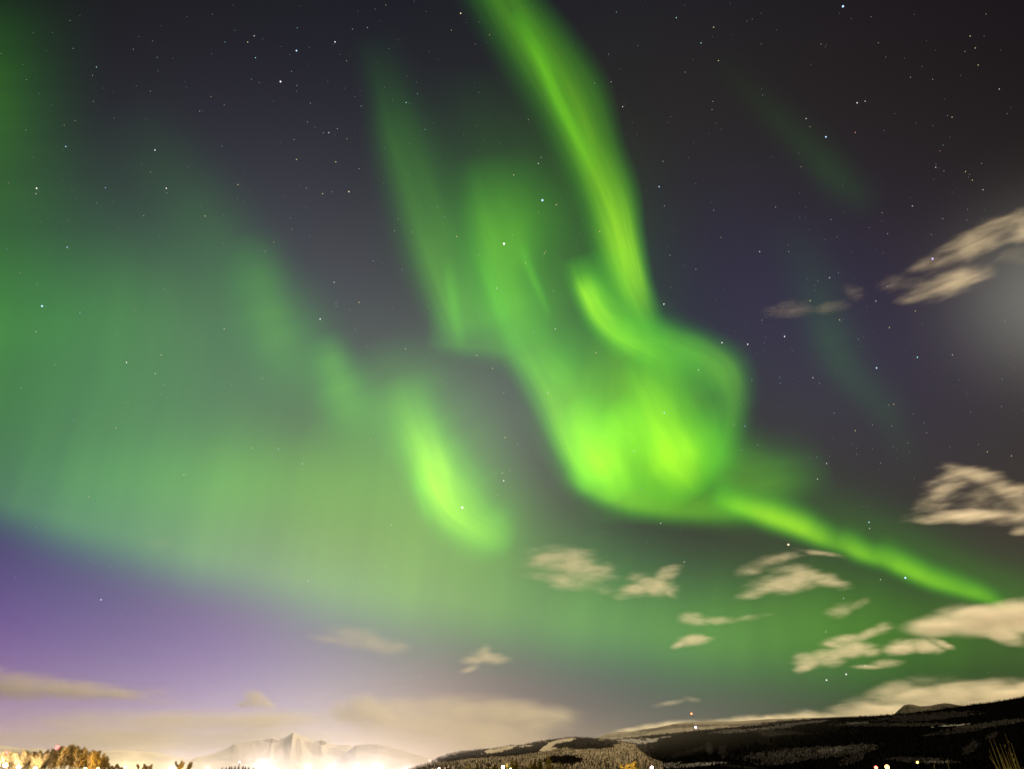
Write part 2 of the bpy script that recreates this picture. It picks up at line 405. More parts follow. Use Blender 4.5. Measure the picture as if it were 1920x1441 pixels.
def cloud_mat(name, comps, k, nscale, amp, gain):
    m, nt, N, L, out = new_mat(name)
    tc = N('ShaderNodeTexCoord')
    acc = None
    for (px, py, pz, rx, ry, rz, rot, wgt) in comps:
        mp = N('ShaderNodeMapping'); mp.vector_type = 'TEXTURE'
        mp.inputs['Location'].default_value = (px, py, pz)
        mp.inputs['Rotation'].default_value = (0, -rot, 0)
        mp.inputs['Scale'].default_value = (rx, ry, rz)
        L(tc.outputs['Object'], mp.inputs[0])
        d = N('ShaderNodeVectorMath'); d.operation = 'DOT_PRODUCT'
        L(mp.outputs[0], d.inputs[0]); L(mp.outputs[0], d.inputs[1])
        f = N('ShaderNodeMath'); f.operation = 'MULTIPLY_ADD'
        L(d.outputs['Value'], f.inputs[0]); f.inputs[1].default_value = -wgt; f.inputs[2].default_value = wgt
        if acc is None:
            acc = f.outputs[0]
        else:
            x = N('ShaderNodeMath'); x.operation = 'SMOOTH_MAX'; x.inputs[2].default_value = 0.25
            L(acc, x.inputs[0]); L(f.outputs[0], x.inputs[1])
            acc = x.outputs[0]
    mp = N('ShaderNodeMapping')
    mp.inputs['Scale'].default_value = (nscale * 0.36, nscale * 0.5, nscale * 1.25)
    mp.inputs['Rotation'].default_value = (0, 0.12, 0)
    L(tc.outputs['Object'], mp.inputs[0])
    nz = N('ShaderNodeTexNoise'); nz.inputs['Scale'].default_value = 1.0
    nz.inputs['Detail'].default_value = 2.6; nz.inputs['Roughness'].default_value = 0.58; nz.inputs['Distortion'].default_value = 0.25
    L(mp.outputs[0], nz.inputs['Vector'])
    na = N('ShaderNodeMath'); na.operation = 'MULTIPLY_ADD'
    L(nz.outputs['Fac'], na.inputs[0]); na.inputs[1].default_value = 2.7 * amp; na.inputs[2].default_value = -1.42 * amp
    s = N('ShaderNodeMath'); s.operation = 'ADD'
    L(acc, s.inputs[0]); L(na.outputs[0], s.inputs[1])
    r = N('ShaderNodeMapRange'); r.interpolation_type = 'LINEAR'
    r.inputs['From Min'].default_value = 0.0; r.inputs['From Max'].default_value = gain * 2.0
    r.inputs['To Min'].default_value = 0; r.inputs['To Max'].default_value = 1
    L(s.outputs[0], r.inputs[0])
    sq = N('ShaderNodeMath'); sq.operation = 'POWER'; sq.inputs[1].default_value = 2.5
    L(r.outputs[0], sq.inputs[0])
    kk = N('ShaderNodeMath'); kk.operation = 'MULTIPLY'; kk.inputs[1].default_value = k
    L(sq.outputs[0], kk.inputs[0])
    v = N('ShaderNodeVolumePrincipled')
    v.inputs['Color'].default_value = (0.99, 0.97, 0.93, 1)
    v.inputs['Anisotropy'].default_value = 0.35
    L(kk.outputs[0], v.inputs['Density'])
    L(v.outputs[0], out.inputs['Volume'])
    rim = N('ShaderNodeRGB'); rim.outputs[0].default_value = (0.995, 0.995, 0.995, 1)     # almost clear skin, added only to give the volume a surface
    t = N('ShaderNodeBsdfTransparent'); L(rim.outputs[0], t.inputs['Color'])
    L(t.outputs[0], out.inputs['Surface'])
    m.cycles.volume_step_rate = 1.0
    return m


def cloud(label, blobs, dist, tau=2.5, amp=0.55, gain=0.6, grain=2.2, group='clouds', weights=None, depth=0.8):
    """blobs: sighting x, y, half width, half height, tilt in degrees. Each becomes a soft ellipsoid of its own depth."""
    cx = sum(b[0] for b in blobs) / len(blobs); cy = sum(b[1] for b in blobs) / len(blobs)
    d0 = aim(cx, cy)
    right = d0.cross(Vector((0, 0, 1))).normalized()
    up = right.cross(d0).normalized()
    M = Matrix((right, d0, up)).transposed()

    def plane(x, y):
        d = aim(x, y)
        p = d * (dist / d.dot(d0)) - d0 * dist
        return p.dot(right), p.dot(up)
    comps = []
    bm = bmesh.new()
    for i, b in enumerate(blobs):
        x, y, hw, hh, tilt = (list(b) + [0])[:5]
        px, pz = plane(x, y)
        c, s = math.cos(math.radians(tilt)), math.sin(math.radians(tilt))
        ax, az = plane(x + 10 * c, y - 10 * s)
        vx, vz = ax - px, az - pz
        rot = math.atan2(vz, vx)
        pxl = math.hypot(vx, vz) / 10
        rx, rz = hw * pxl * SPREAD, hh * pxl * SPREAD * 1.12
        ry = max(rz, rx * depth * 0.7)
        comps.append((px, 0.0, pz, rx, ry, rz, rot, 1.0 if not weights else weights[i]))
        q = bmesh.new()
        bmesh.ops.create_icosphere(q, subdivisions=3, radius=1.0)
        T = Matrix.Translation((px, 0, pz)) @ Matrix.Rotation(-rot, 4, 'Y') @ Matrix.Diagonal((rx * 1.2, ry * 1.2, rz * 1.24, 1))
        bmesh.ops.transform(q, matrix=T, verts=q.verts)
        tmp = bpy.data.meshes.new('tmp'); q.to_mesh(tmp); q.free()
        bm.from_mesh(tmp); bpy.data.meshes.remove(tmp)
    me = bpy.data.meshes.new('cloud'); bm.to_mesh(me); bm.free()
    rzs = sorted(c[5] for c in comps)
    if len(blobs) > 1:
        o = bpy.data.objects.new('cloud_shape', me); COL.objects.link(o)
        rm = o.modifiers.new('remesh', 'REMESH'); rm.mode = 'VOXEL'; rm.voxel_size = rzs[0] * 0.32
        dg = bpy.context.evaluated_depsgraph_get()
        me2 = bpy.data.meshes.new_from_object(o.evaluated_get(dg))
        bpy.data.objects.remove(o); bpy.data.meshes.remove(me)
        me = me2
    mrz = sum(rzs) / len(rzs)
    my = sum(c[4] for c in comps) / len(comps)
    me.materials.clear()
    o = link_mesh('cloud', me, cloud_mat('cloud_vapour', comps, (1.55 if group.startswith('small') else 2.1) * tau / (2 * my), grain / mrz / 2, amp, gain))
    o.matrix_world = Matrix.Translation(EYE + d0 * dist) @ M.to_4x4()
    tag(o, label, 'cloud', group)
    return o


def clouds():
    A = 'small clouds among the aurora'
    B = 'cloud banks along the horizon'
    cloud('ragged moonlit cloud beside the pale glow of the moon', [(1905, 425, 80, 34, 8), (1825, 458, 90, 30, 22), (1760, 492, 70, 18, 18), (1800, 525, 75, 26, 14), (1750, 545, 75, 22, 10), (1690, 530, 50, 18, 5), (1910, 480, 50, 20, 10)],
          9000, 1.5, .75, .8, 2.4, A, [1, 1, .8, .95, .9, .6, .7])
    cloud('faint wisp floating to one side of the ragged moonlit cloud', [(1600, 548, 26, 16, -20), (1560, 575, 40, 14, 5), (1480, 580, 55, 17, 8)], 9500, .35, .6, .9, 2, A)
    cloud('curled cloud with a dark hole in its middle, under the moon glow', [(1822, 888, 62, 20, -12), (1885, 915, 60, 26, -25), (1925, 945, 50, 30, -20), (1900, 968, 80, 20, 0), (1810, 968, 105, 15, 2), (1755, 940, 48, 20, 25), (1745, 972, 55, 9, 3), (1780, 908, 60, 26, 30), (1840, 930, 90, 34, -10)],
          11000, 2.4, .72, .75, 2.8, A, [1, .95, .9, .9, 1.05, .8, .6, .8, .42])
    cloud('tiny cloud under the curled cloud with the hole', [(1915, 994, 26, 10, 10), (1950, 990, 30, 12, 5)], 11500, 1.4, .4, .7, 1.6, A)
    cloud('largest beige cloud, hiding the lower end of the green tail', [(1760, 1172, 72, 20, 6), (1840, 1160, 95, 30, 4), (1920, 1158, 90, 36, 0), (1880, 1185, 50, 22, -20), (1975, 1150, 70, 40, 0)], 14000, 4.0, .45, .55, 2.0, A)
    cloud('wedge shaped beige cloud below the bright knots of the green tail', [(1505, 1076, 60, 18, -8), (1475, 1092, 75, 18, 6), (1425, 1108, 48, 10, 14), (1550, 1090, 50, 12, -10)], 15000, 2.2, .6, .7, 2.4, A)
    cloud('thin wisp stretched between the wedge shaped cloud and the green tail', [(1410, 1068, 36, 12, 12), (1455, 1047, 55, 10, 12), (1535, 1036, 50, 6, -8)], 15500, 1.2, .6, .75, 2.2, A)
    cloud('faint ragged scrap of cloud under the wedge shaped cloud', [(1575, 1143, 34, 13, 18), (1610, 1132, 28, 8, 25)], 16000, 1.0, .6, .8, 2, A)
    cloud('slanting streak of cloud, upper one in the flock above the dark hill', [(1580, 1199, 46, 10, 10), (1632, 1186, 40, 9, 20), (1655, 1176, 24, 11, 25)], 17000, 1.7, .5, .7, 2.0, A)
    cloud('plump cloud in the flock above the dark hill, nearest the largest cloud', [(1690, 1213, 42, 14, 12), (1735, 1210, 40, 15, -10), (1765, 1206, 30, 9, -20)], 17000, 2.4, .55, .6, 2.0, A)
    cloud('fluffy cloud in the middle of the flock above the dark hill', [(1600, 1216, 48, 15, 2), (1570, 1212, 28, 8, -15), (1632, 1222, 25, 10, 0)], 17500, 2.0, .55, .65, 2.0, A)
    cloud('two humped cloud in the flock, lowest above the snowy ridge', [(1515, 1236, 34, 15, 0), (1552, 1232, 36, 17, 0), (1508, 1250, 24, 8, 20)], 18000, 2.0, .55, .65, 2.0, A)
    cloud('flat small cloud right above the three stars in a row', [(1660, 1243, 34, 9, 4), (1630, 1249, 40, 5, 0)], 18000, 1.6, .4, .7, 1.6, A)
    cloud('big ragged cloud floating alone under the dark gap in the aurora', [(1060, 1052, 78, 25, -4), (1030, 1055, 55, 17, 5), (1095, 1070, 62, 24, -12), (1065, 1088, 55, 18, -10), (1110, 1100, 60, 9, -15), (1010, 1078, 45, 10, -5)], 13000, 2.1, .68, .75, 2.6, A, [1, .9, .95, .85, .6, .6])
    cloud('bird shaped cloud beside the big ragged cloud', [(1225, 1096, 50, 18, -12), (1190, 1104, 42, 14, 14), (1250, 1076, 34, 13, 20), (1252, 1110, 26, 8, -30)], 13500, 2.0, .62, .7, 2.4, A)
    cloud('small flat cloud, upper one of two near the foot of the green veil', [(1300, 1160, 32, 13, -6), (1345, 1162, 40, 8, 0), (1400, 1158, 50, 5, 8)], 16000, 1.9, .5, .65, 2.0, A, [1, .8, .5])
    cloud('small streak of cloud, lower one of two near the foot of the green veil', [(1300, 1199, 34, 10, 6), (1276, 1206, 22, 6, 25)], 16500, 2.2, .4, .6, 1.8, A)
    cloud('soft hump backed cloud below the green veil, above the pale mountains', [(660, 1192, 60, 20, -4), (705, 1205, 58, 18, -18), (620, 1196, 50, 10, -6), (740, 1212, 36, 14, -5)], 16000, 1.6, .5, .85, 1.8, A)
    cloud('small pointed cloud between the soft hump backed cloud and the veil foot', [(918, 1232, 42, 11, -8), (905, 1222, 22, 12, 30), (890, 1236, 30, 8, 5)], 17000, 1.7, .55, .7, 2.0, A)
    cloud('tiny slanting scrap under the small pointed cloud', [(882, 1253, 22, 6, 15)], 17500, 1.5, .4, .7, 1.5, A)
    cloud('tiny faint cloud over the red beacon on the ridge', [(1296, 1310, 20, 6, -8), (1255, 1317, 36, 5, 10)], 20000, .9, .5, .8, 1.8, A)
    cloud('barely visible puff inside the pale green veil', [(302, 1016, 32, 15, 0)], 12000, .4, .4, 1.0, 1.5, A)
    # banks low over the horizon, far beyond the mountains
    cloud('long smooth beige cloud ending in a sharp tip above the snowy hill', [(960, 1338, 130, 28, -4), (860, 1335, 130, 30, 2), (780, 1360, 150, 44, 0), (910, 1375, 130, 36, -3), (1000, 1360, 56, 28, 20), (1040, 1340, 44, 9, -14), (740, 1325, 80, 18, 4), (1010, 1388, 70, 12, -12)],
          44000, 2.2, .34, .75, 2.2, B, None, .5)
    cloud('rounded double puff resting against the long smooth cloud', [(678, 1326, 42, 25, 0), (645, 1332, 36, 20, 0), (712, 1338, 36, 20, -20)], 45000, 2.4, .4, .7, 1.6, B, None, .5)
    cloud('little warm puff standing alone over the snowy peak', [(478, 1309, 26, 15, -25), (497, 1316, 24, 11, -30), (462, 1318, 22, 8, 10)], 46000, 2.6, .35, .7, 1.4, B)
    cloud('soft grey-beige bank of cloud at the edge of the violet glow', [(30, 1284, 110, 28, -3), (130, 1292, 110, 20, -4), (-60, 1275, 110, 34, -4), (215, 1300, 70, 11, -4)], 40000, 3.2, .36, .7, 1.8, B, None, .5)
    cloud('thin faint bank trailing on from the soft grey-beige bank', [(280, 1296, 60, 11, 0), (300, 1314, 50, 7, 0)], 41000, 1.0, .4, .9, 1.6, B)
    cloud('low broad bank of cloud behind the mast with the red beacon', [(150, 1352, 130, 24, 3), (330, 1354, 200, 24, 0), (480, 1352, 170, 22, 0), (250, 1385, 240, 32, 0), (480, 1385, 200, 26, 0), (60, 1385, 120, 24, 0)], 47000, 2.0, .3, .62, 1.5, B, None, .4)
    cloud('thick beige bank of cloud lying on the dark hill around the grey peak', [(1900, 1305, 150, 38, 2), (1790, 1310, 110, 32, 8), (1710, 1312, 95, 34, 12), (1630, 1332, 90, 26, 14), (1690, 1350, 160, 34, 8), (1850, 1345, 180, 30, 6), (1590, 1350, 80, 16, 8), (1985, 1300, 110, 36, 0)], 46000, 3.0, .72, .6, 2.2, B, None, .5)
    cloud('low thin bank of cloud hugging the snowy ridge with the beacon', [(1500, 1352, 70, 18, 2), (1420, 1355, 80, 14, 2), (1350, 1358, 70, 10, 4), (1250, 1366, 90, 12, 6), (1180, 1374, 60, 10, 10), (1540, 1345, 40, 10, 0)], 47000, 2.8, .5, .6, 2.2, B, None, .5)


clouds()


# ---------------------------------------------------------------- ground and hills
def land_mat(name, snow, forest, birch, scale):
    """Ground cover follows the 'cover' layer of the terrain: 0 conifer wood, 0.5 bare birch wood over snow, 1 open snow."""
    m, nt, N, L, out = new_mat(name)
    at = N('ShaderNodeAttribute'); at.attribute_name = 'cover'
    tc = N('ShaderNodeTexCoord')
    nz = N('ShaderNodeTexNoise'); nz.inputs['Scale'].default_value = scale; nz.inputs['Detail'].default_value = 7; nz.inputs['Roughness'].default_value = .65
    L(tc.outputs['Object'], nz.inputs['Vector'])
    ad = N('ShaderNodeMath'); ad.operation = 'MULTIPLY_ADD'
    L(nz.outputs['Fac'], ad.inputs[0]); ad.inputs[1].default_value = 0.55; ad.inputs[2].default_value = -0.275
    s = N('ShaderNodeMath'); s.operation = 'ADD'; s.use_clamp = True
    L(at.outputs['Fac'], s.inputs[0]); L(ad.outputs[0], s.inputs[1])
    rp = N('ShaderNodeValToRGB')
    e = rp.color_ramp.elements
    e[0].position = 0.18; e[0].color = (*forest, 1)
    e[1].position = 0.86; e[1].color = (*snow, 1)
    q = e.new(0.42); q.color = (*birch, 1)
    q = e.new(0.62); q.color = tuple(a * .6 + b * .4 for a, b in zip(birch, snow)) + (1,)
    L(s.outputs[0], rp.inputs[0])
    b = N('ShaderNodeBsdfPrincipled'); b.inputs['Roughness'].default_value = 0.9; b.inputs['Specular IOR Level'].default_value = 0.0
    L(rp.outputs[0], b.inputs['Base Color'])
    bp = N('ShaderNodeBump'); bp.inputs['Strength'].default_value = 0.4; bp.inputs['Distance'].default_value = 12
    L(nz.outputs['Fac'], bp.inputs['Height']); L(bp.outputs[0], b.inputs['Normal'])
    L(b.outputs[0], out.inputs['Surface'])
    return m


def lerp_line(pts, x):
    if x <= pts[0][0]: return pts[0][1]
    for (x0, y0), (x1, y1) in zip(pts, pts[1:]):
        if x <= x1: return y0 + (y1 - y0) * (x - x0) / (x1 - x0)
    return pts[-1][1]


class Hill:
    """A rise of the land known by its skyline: sightings of the ridge, how far off it is, and where its foot lies."""

    def __init__(self, name, ridge, far, near, cover, rough=0.0, seed=0, power=0.9, cols=260, rows=40, foot=1447.0, flute=0.0, behind=1.22):
        self.name, self.ridge, self.far, self.near, self.cover = name, ridge, far, near, cover
        self.rough, self.seed, self.power, self.foot, self.flute = rough, seed, power, foot, flute
        self.x0, self.x1 = ridge[0][0], ridge[-1][0]
        self.cols, self.rows, self.behind = cols, rows, behind

    def point(self, x, v):
        """Surface point in the direction of column x at v (0 foot .. 1 ridge)."""
        ry = lerp_line(self.ridge, x)
        d = aim(x, ry)
        h = Vector((d.x, d.y, 0)).normalized()
        el1 = d.z / math.hypot(d.x, d.y)
        el0 = -EYE.z / self.near
        n = mnoise.noise(Vector((x * .02 + self.seed, v * 3.0, self.seed))) if self.rough else 0
        n2 = mnoise.fractal(Vector((x * .05 + v * 1.6 * (x - self.x0) / (self.x1 - self.x0) + self.seed, v * 1.1, self.seed + 5.0)), .9, 2.1, 5) if self.flute else 0
        if self.flute:      # gullies slanting down the face
            g = mnoise.ridged_multi_fractal(Vector((x * .030 - v * 1.1 + self.seed, v * .9 + x * .012, self.seed + 2.0)), .9, 2.1, 5, 1.0, 2.0)
            n2 = .5 * n2 + .28 * (g - 1.0)
        r = self.near + (self.far - self.near) * v * (1 + 0.18 * n * (1 - v)) * (1 + self.flute * n2 * (1 - v * .6))
        el = el0 + (el1 - el0) * v ** self.power
        if v < 1: el += self.rough * n * v * (1 - v) * (el1 - el0)
        return Vector((h.x * r, h.y * r, EYE.z + r * el))

    def build(self, mat, kind='structure'):
        verts, faces, cov = [], [], []
        vs = [j / self.rows for j in range(self.rows + 1)]
        nv = self.rows + 3
        rng = random.Random(self.seed)
        for i in range(self.cols + 1):
            x = self.x0 + (self.x1 - self.x0) * i / self.cols
            for v in vs:
                p = self.point(x, v)
                verts.append(p)
                sx, sy = sight((p - EYE).normalized())
                cov.append(self.cover(sx, sy, v))
            top = verts[-1]
            for k in (1, 2):
                q = top * (1 + (self.behind - 1) * k / 2); q.z = top.z * (1 - .5 * k) - (3 if k == 2 else 0)
                verts.append(q); cov.append(cov[-1])
        for i in range(self.cols):
            for j in range(nv - 1):
                a = i * nv + j
                faces.append((a, a + nv, a + nv + 1, a + 1))
        me = mesh_of(self.name, verts, faces)
        at = me.attributes.new('cover', 'FLOAT', 'POINT')
        at.data.foreach_set('value', cov)
        o = link_mesh(self.name, me, mat, smooth=True)
        tag(o, kind=kind)
        return o


def patches(base, lst, nscale=.03, namp=.35):
    """Land cover: a base value and tilted elliptical stands, x, y, half width, half height, slope, value."""
    def f(x, y, v):
        c = base
        n = mnoise.fractal(Vector((x * nscale, y * nscale * 2.2, 3.1)), 1.0, 2.0, 4)
        for px, py, hw, hh, sl, val in lst:
            dx = (x - px); dy = (y - py) - sl * dx
            d = (dx / hw) ** 2 + (dy / hh) ** 2 + n * namp
            if d < 1: c = c + (val - c) * min(1, (1 - d) * 5)
        return c
    return f


def wood(name, hill, n, seed, want, hmin, hmax, mat, label, spread=1.0, width=0.2, vmin=0.0, vmax=1.0, xr=None):
    """A far-off wood: many spiky trees standing on the hill where the land cover wants them."""
    rng = random.Random(seed)
    verts, faces = [], []
    tries = 0
    got = 0
    while got < n and tries < n * 30:
        tries += 1
        x = rng.uniform(*(xr or (hill.x0, hill.x1)))
        v = rng.uniform(vmin, vmax) ** (1 / hill.power)
        p = hill.point(x, v)
        sx, sy = sight((p - EYE).normalized())
        if not want(hill.cover(sx, sy, v), rng): continue
        got += 1
        h = rng.uniform(hmin, hmax) * rng.choice((.6, .8, 1, 1, 1.15)); w = h * width * rng.uniform(.7, 1.2)
        k = len(verts)
        a0 = rng.uniform(0, 6.28)
        lean = Vector((rng.uniform(-.04, .04) * h, 0, 0))
        for q in range(4):
            a = a0 + q * math.pi / 2
            verts.append(p + Vector((w * math.cos(a), w * math.sin(a), -.5)))
        verts.append(p + lean + Vector((0, 0, h)))
        for q in range(4): faces.append((k + q, k + (q + 1) % 4, k + 4))
    o = link_mesh(name, mesh_of(name, verts, faces), mat)
    tag(o, label, 'wood', kind='stuff')
    return o


def land():
    # ground
    n = 48
    verts, faces = [], []
    rads = [0, 2, 5, 10, 20, 40, 80, 150, 300, 600, 1200, 2500, 5000, 10000, 29500]
    for r in rads:
        for k in range(n):
            a = 2 * math.pi * k / n
            z = 0 if r < 60 else .6 * mnoise.noise(Vector((r * .004 * math.cos(a), r * .004 * math.sin(a), 1.7)))
            verts.append((r * math.cos(a), r * math.sin(a), z - (0.3 if r >= 60 else 0)))
    for i in range(len(rads) - 1):
        for k in range(n):
            a = i * n + k; b = i * n + (k + 1) % n
            faces.append((a, b, b + n, a + n))
    g = link_mesh('ground', mesh_of('ground', verts, faces), mixed_mat('ground_snow', (.42, .43, .45), (.68, .69, .7), .4, bump=.2))
    tag(g, kind='structure')

    snow_far = land_mat('mountain_snow', (.72, .70, .68), (.10, .095, .095), (.40, .385, .38), .0022)
    hill_mat = land_mat('hill_cover', (.76, .72, .62), (.034, .030, .024), (.33, .29, .21), .02)
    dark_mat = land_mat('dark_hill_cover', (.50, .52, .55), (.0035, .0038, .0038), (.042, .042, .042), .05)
    ridge_mat = land_mat('ridge_cover', (.45, .43, .38), (.02, .02, .017), (.20, .19, .16), .004)

    # pale snow mountains beyond the town
    Hill('snowy_hill', [(-120, 1388), (-40, 1393), (10, 1397), (40, 1402), (70, 1401), (100, 1407), (150, 1418), (220, 1432), (300, 1445)], 15000, 9000,
         patches(.9, [(60, 1412, 60, 6, .12, .5), (20, 1420, 60, 5, .1, .55)]), .4, 3, 1.0, 120, 30, flute=.06).build(snow_far)
    Hill('far_hill', [(60, 1424), (110, 1413), (165, 1409), (230, 1405), (290, 1409), (340, 1420), (390, 1436), (420, 1446)], 20000, 14000,
         patches(.75, [(230, 1418, 90, 9, .05, .45)]), .4, 8, 1.0, 120, 24, flute=.08).build(snow_far)
    Hill('snowy_mountain', [(310, 1446), (340, 1432), (365, 1419), (400, 1412), (425, 1402), (440, 1393), (458, 1390), (470, 1388), (495, 1386.5), (512, 1381.5), (524, 1384), (536, 1381), (550, 1372.5),
                            (558, 1376), (566, 1379.5), (574, 1381), (588, 1389), (597, 1387), (605, 1385), (615, 1391), (630, 1396), (652, 1395), (680, 1403), (720, 1418), (790, 1440), (830, 1446)], 24000, 15000,
         patches(.92, [(510, 1388, 18, 4, .1, .35), (540, 1384, 9, 3, -.5, .2), (480, 1404, 14, 22, .5, .55), (520, 1412, 8, 24, .7, .5), (560, 1408, 7, 26, .6, .5), (440, 1412, 10, 16, .3, .5),
                       (590, 1404, 18, 12, .6, .5), (605, 1392, 7, 4, 0, .3), (470, 1428, 60, 5, .1, .45), (630, 1410, 20, 8, .2, .5), (400, 1420, 20, 7, -.2, .5)], .06, .5), .5, 14, .95, 520, 100, flute=.11).build(snow_far)
    Hill('shoulder_mountain', [(600, 1446), (622, 1430), (640, 1416), (655, 1405), (668, 1396), (685, 1394.5), (710, 1394), (730, 1398.5), (750, 1405), (775, 1412), (800, 1420), (840, 1434), (880, 1446)], 18000, 12000,
         patches(.62, [(650, 1414, 12, 14, -.8, .35), (690, 1400, 40, 5, 0, .5), (700, 1420, 50, 10, .1, .75), (760, 1420, 30, 8, .2, .55)], .05, .4), .3, 21, 1.0, 160, 40, flute=.09).build(snow_far)
    # snowy plateau behind the dark hill, and the grey peak wrapped in cloud
    Hill('snowy_ridge', [(1080, 1400), (1120, 1381), (1142, 1373), (1165, 1370.5), (1185, 1370), (1205, 1366), (1225, 1364), (1245, 1360), (1260, 1357), (1285, 1353), (1310, 1352), (1335, 1351), (1385, 1351), (1440, 1347), (1540, 1344), (1615, 1341), (1680, 1345), (1760, 1360)], 12000, 6500,
         patches(.8, [(1230, 1366, 40, 3, -.12, .3), (1180, 1376, 40, 3, -.1, .45), (1300, 1360, 60, 3, -.05, .35), (1400, 1357, 60, 2.5, -.03, .4), (1265, 1358, 10, 2, 0, .3), (1520, 1350, 90, 4, -.05, .12)], .05, .5), .5, 33, .9, 300, 40, flute=.09).build(ridge_mat)
    Hill('grey_peak', [(1630, 1380), (1662, 1352), (1676, 1338), (1686, 1329), (1695, 1321), (1703, 1319), (1712, 1320), (1726, 1323), (1745, 1322), (1758, 1319), (1770, 1317), (1783, 1318), (1795, 1320.5), (1806, 1323), (1830, 1326), (1880, 1340)], 17000, 11000,
         patches(.34, [(1770, 1324, 30, 4, 0, .3)]), .3, 41, 1.0, 120, 30, flute=.09).build(ridge_mat)
    # wooded hill with ski-run clearings
    hc = patches(.47, [(930, 1412, 120, 7, -.1, .12), (1000, 1399, 60, 8, -.12, .05), (1090, 1393, 75, 11, .0, .02), (1060, 1409, 60, 5, -.05, .42), (1055, 1424, 40, 8, 0, .08), (920, 1406, 90, 3.2, -.14, .06), (870, 1418, 60, 6, -.15, .2),
                       (938, 1404, 34, 5.2, -.22, 1.05), (1030, 1397, 17, 5, -.5, 1.05), (1054, 1388.5, 26, 4, -.14, 1.05), (985, 1398, 16, 2, -.1, .8), (1030, 1404, 14, 3, -.2, .8), (960, 1424, 60, 8, 0, .5), (1100, 1410, 60, 5, 0, .55), (880, 1428, 50, 7, -.1, .5)], .09, .55)
    wh = Hill('wooded_hill', [(760, 1443), (800, 1430), (820, 1421), (844, 1412.5), (866, 1408.5), (888, 1405.7), (912, 1404), (928, 1403), (942, 1400), (955, 1397), (970, 1397.5), (982, 1396), (1010, 1389), (1043, 1385), (1060, 1382.5), (1077, 1381), (1110, 1383.5), (1142, 1386), (1180, 1392), (1240, 1405)],
              4600, 2000, hc, .15, 52, .85, 420, 90)
    wh.build(hill_mat)
    # dark hill on the other side
    dc = patches(.05, [(1175, 1392, 42, 9, -.05, .85), (1150, 1405, 80, 12, -.05, .42), (1120, 1420, 60, 9, -.15, .40), (1215, 1388, 22, 5, -.1, .9), (1245, 1381, 14, 2, -.1, .7), (1060, 1428, 50, 10, 0, .25),
                       (1385, 1369, 55, 4, -.06, .50), (1420, 1367, 34, 3, -.06, .6), (1330, 1402, 8, 12, .3, .35), (1355, 1408, 9, 14, .2, .3), (1290, 1410, 40, 5, -.3, .25), (1500, 1355, 60, 3, -.1, .55), (1460, 1362, 30, 3, -.05, .5),
                       (1500, 1412, 110, 13, -.06, .42), (1590, 1404, 60, 10, -.1, .42), (1470, 1424, 60, 8, -.1, .4), (1600, 1420, 26, 10, -.4, .38), (1560, 1405, 30, 6, -.1, .5), (1740, 1342, 100, 8, -.07, .36), (1670, 1357, 130, 4, .0, .40), (1610, 1354, 26, 1.8, -.05, .55),
                       (1775, 1359.5, 22, 1.4, -.05, .8), (1748, 1362, 4, 1.2, 0, .7), (1800, 1358, 22, 1.5, -.1, .8), (1850, 1358, 90, 6, -.14, .42), (1790, 1371, 60, 4, -.12, .35), (1460, 1372, 60, 5, .05, .35), (1445, 1376, 20, 4, .0, .4), (1730, 1424, 70, 6, .05, .42), (1760, 1427, 30, 2, .0, .6),
                       (1820, 1400, 16, 12, -.6, .34), (1860, 1378, 12, 6, -.3, .36), (1300, 1433, 60, 4, -.08, .7), (1330, 1431, 20, 2, 0, .8), (1240, 1434, 40, 4, -.15, .65), (1390, 1436, 50, 3, .1, .3)], .15, .95)
    dh = Hill('dark_hill', [(1010, 1443), (1060, 1424), (1100, 1402), (1122, 1392), (1145, 1387), (1185, 1382), (1230, 1377), (1272, 1373), (1322, 1367.5), (1385, 1362), (1440, 1357), (1500, 1350.5), (1560, 1346), (1615, 1343), (1680, 1338.5), (1715, 1335), (1765, 1329),
                            (1815, 1321.5), (1865, 1315.5), (1920, 1306), (1990, 1294), (2100, 1280), (2250, 1270)], 5200, 2600, dc, .12, 66, .8, 560, 100)
    dh.build(dark_mat)

    con = mixed_mat('conifer_far', (.022, .020, .014), (.050, .043, .030), .02)
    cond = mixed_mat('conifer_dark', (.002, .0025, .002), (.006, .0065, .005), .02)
    bir = mixed_mat('birch_far', (.13, .11, .075), (.36, .31, .21), .03)
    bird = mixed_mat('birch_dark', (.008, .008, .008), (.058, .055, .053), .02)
    wood('conifer_wood', wh, 9000, 1, lambda c, r: c < .25 or (c < .7 and r.random() < .12), 6, 10, con, 'dark conifer wood on the slopes around the pale clearings')
    wood('birch_wood', wh, 6000, 2, lambda c, r: .25 <= c < .75, 5, 8, bir, 'thin bare birch wood over snow on the wooded hill', width=.13)
    wood('conifer_wood', wh, 700, 3, lambda c, r: True, 7, 11, con, 'row of conifer tops along the skyline of the wooded hill', vmin=.985)
    wood('conifer_wood', dh, 16000, 4, lambda c, r: c < .25 or (c < .8 and r.random() < .1), 7, 11, cond, 'near black conifer wood covering the dark hill')
    wood('birch_wood', dh, 11000, 5, lambda c, r: .22 <= c < .85, 6, 9, bird, 'sparse grey birch wood in bands on the dark hill', width=.12)
    wood('conifer_wood', dh, 1500, 6, lambda c, r: True, 8, 12, cond, 'row of conifer tops along the skyline of the dark hill', vmin=.988)
    return wh, dh


WOODED, DARK = land()


# ---------------------------------------------------------------- the town's edge: lamps, masts, trees, shrub
def ground_at(x, dist):
    """Point on the ground below column x, dist metres off."""
    d = aim(x, 1440)
    h = Vector((d.x, d.y, 0)).normalized()
    return Vector((h.x * dist, h.y * dist, -0.3 if dist > 60 else 0.0))


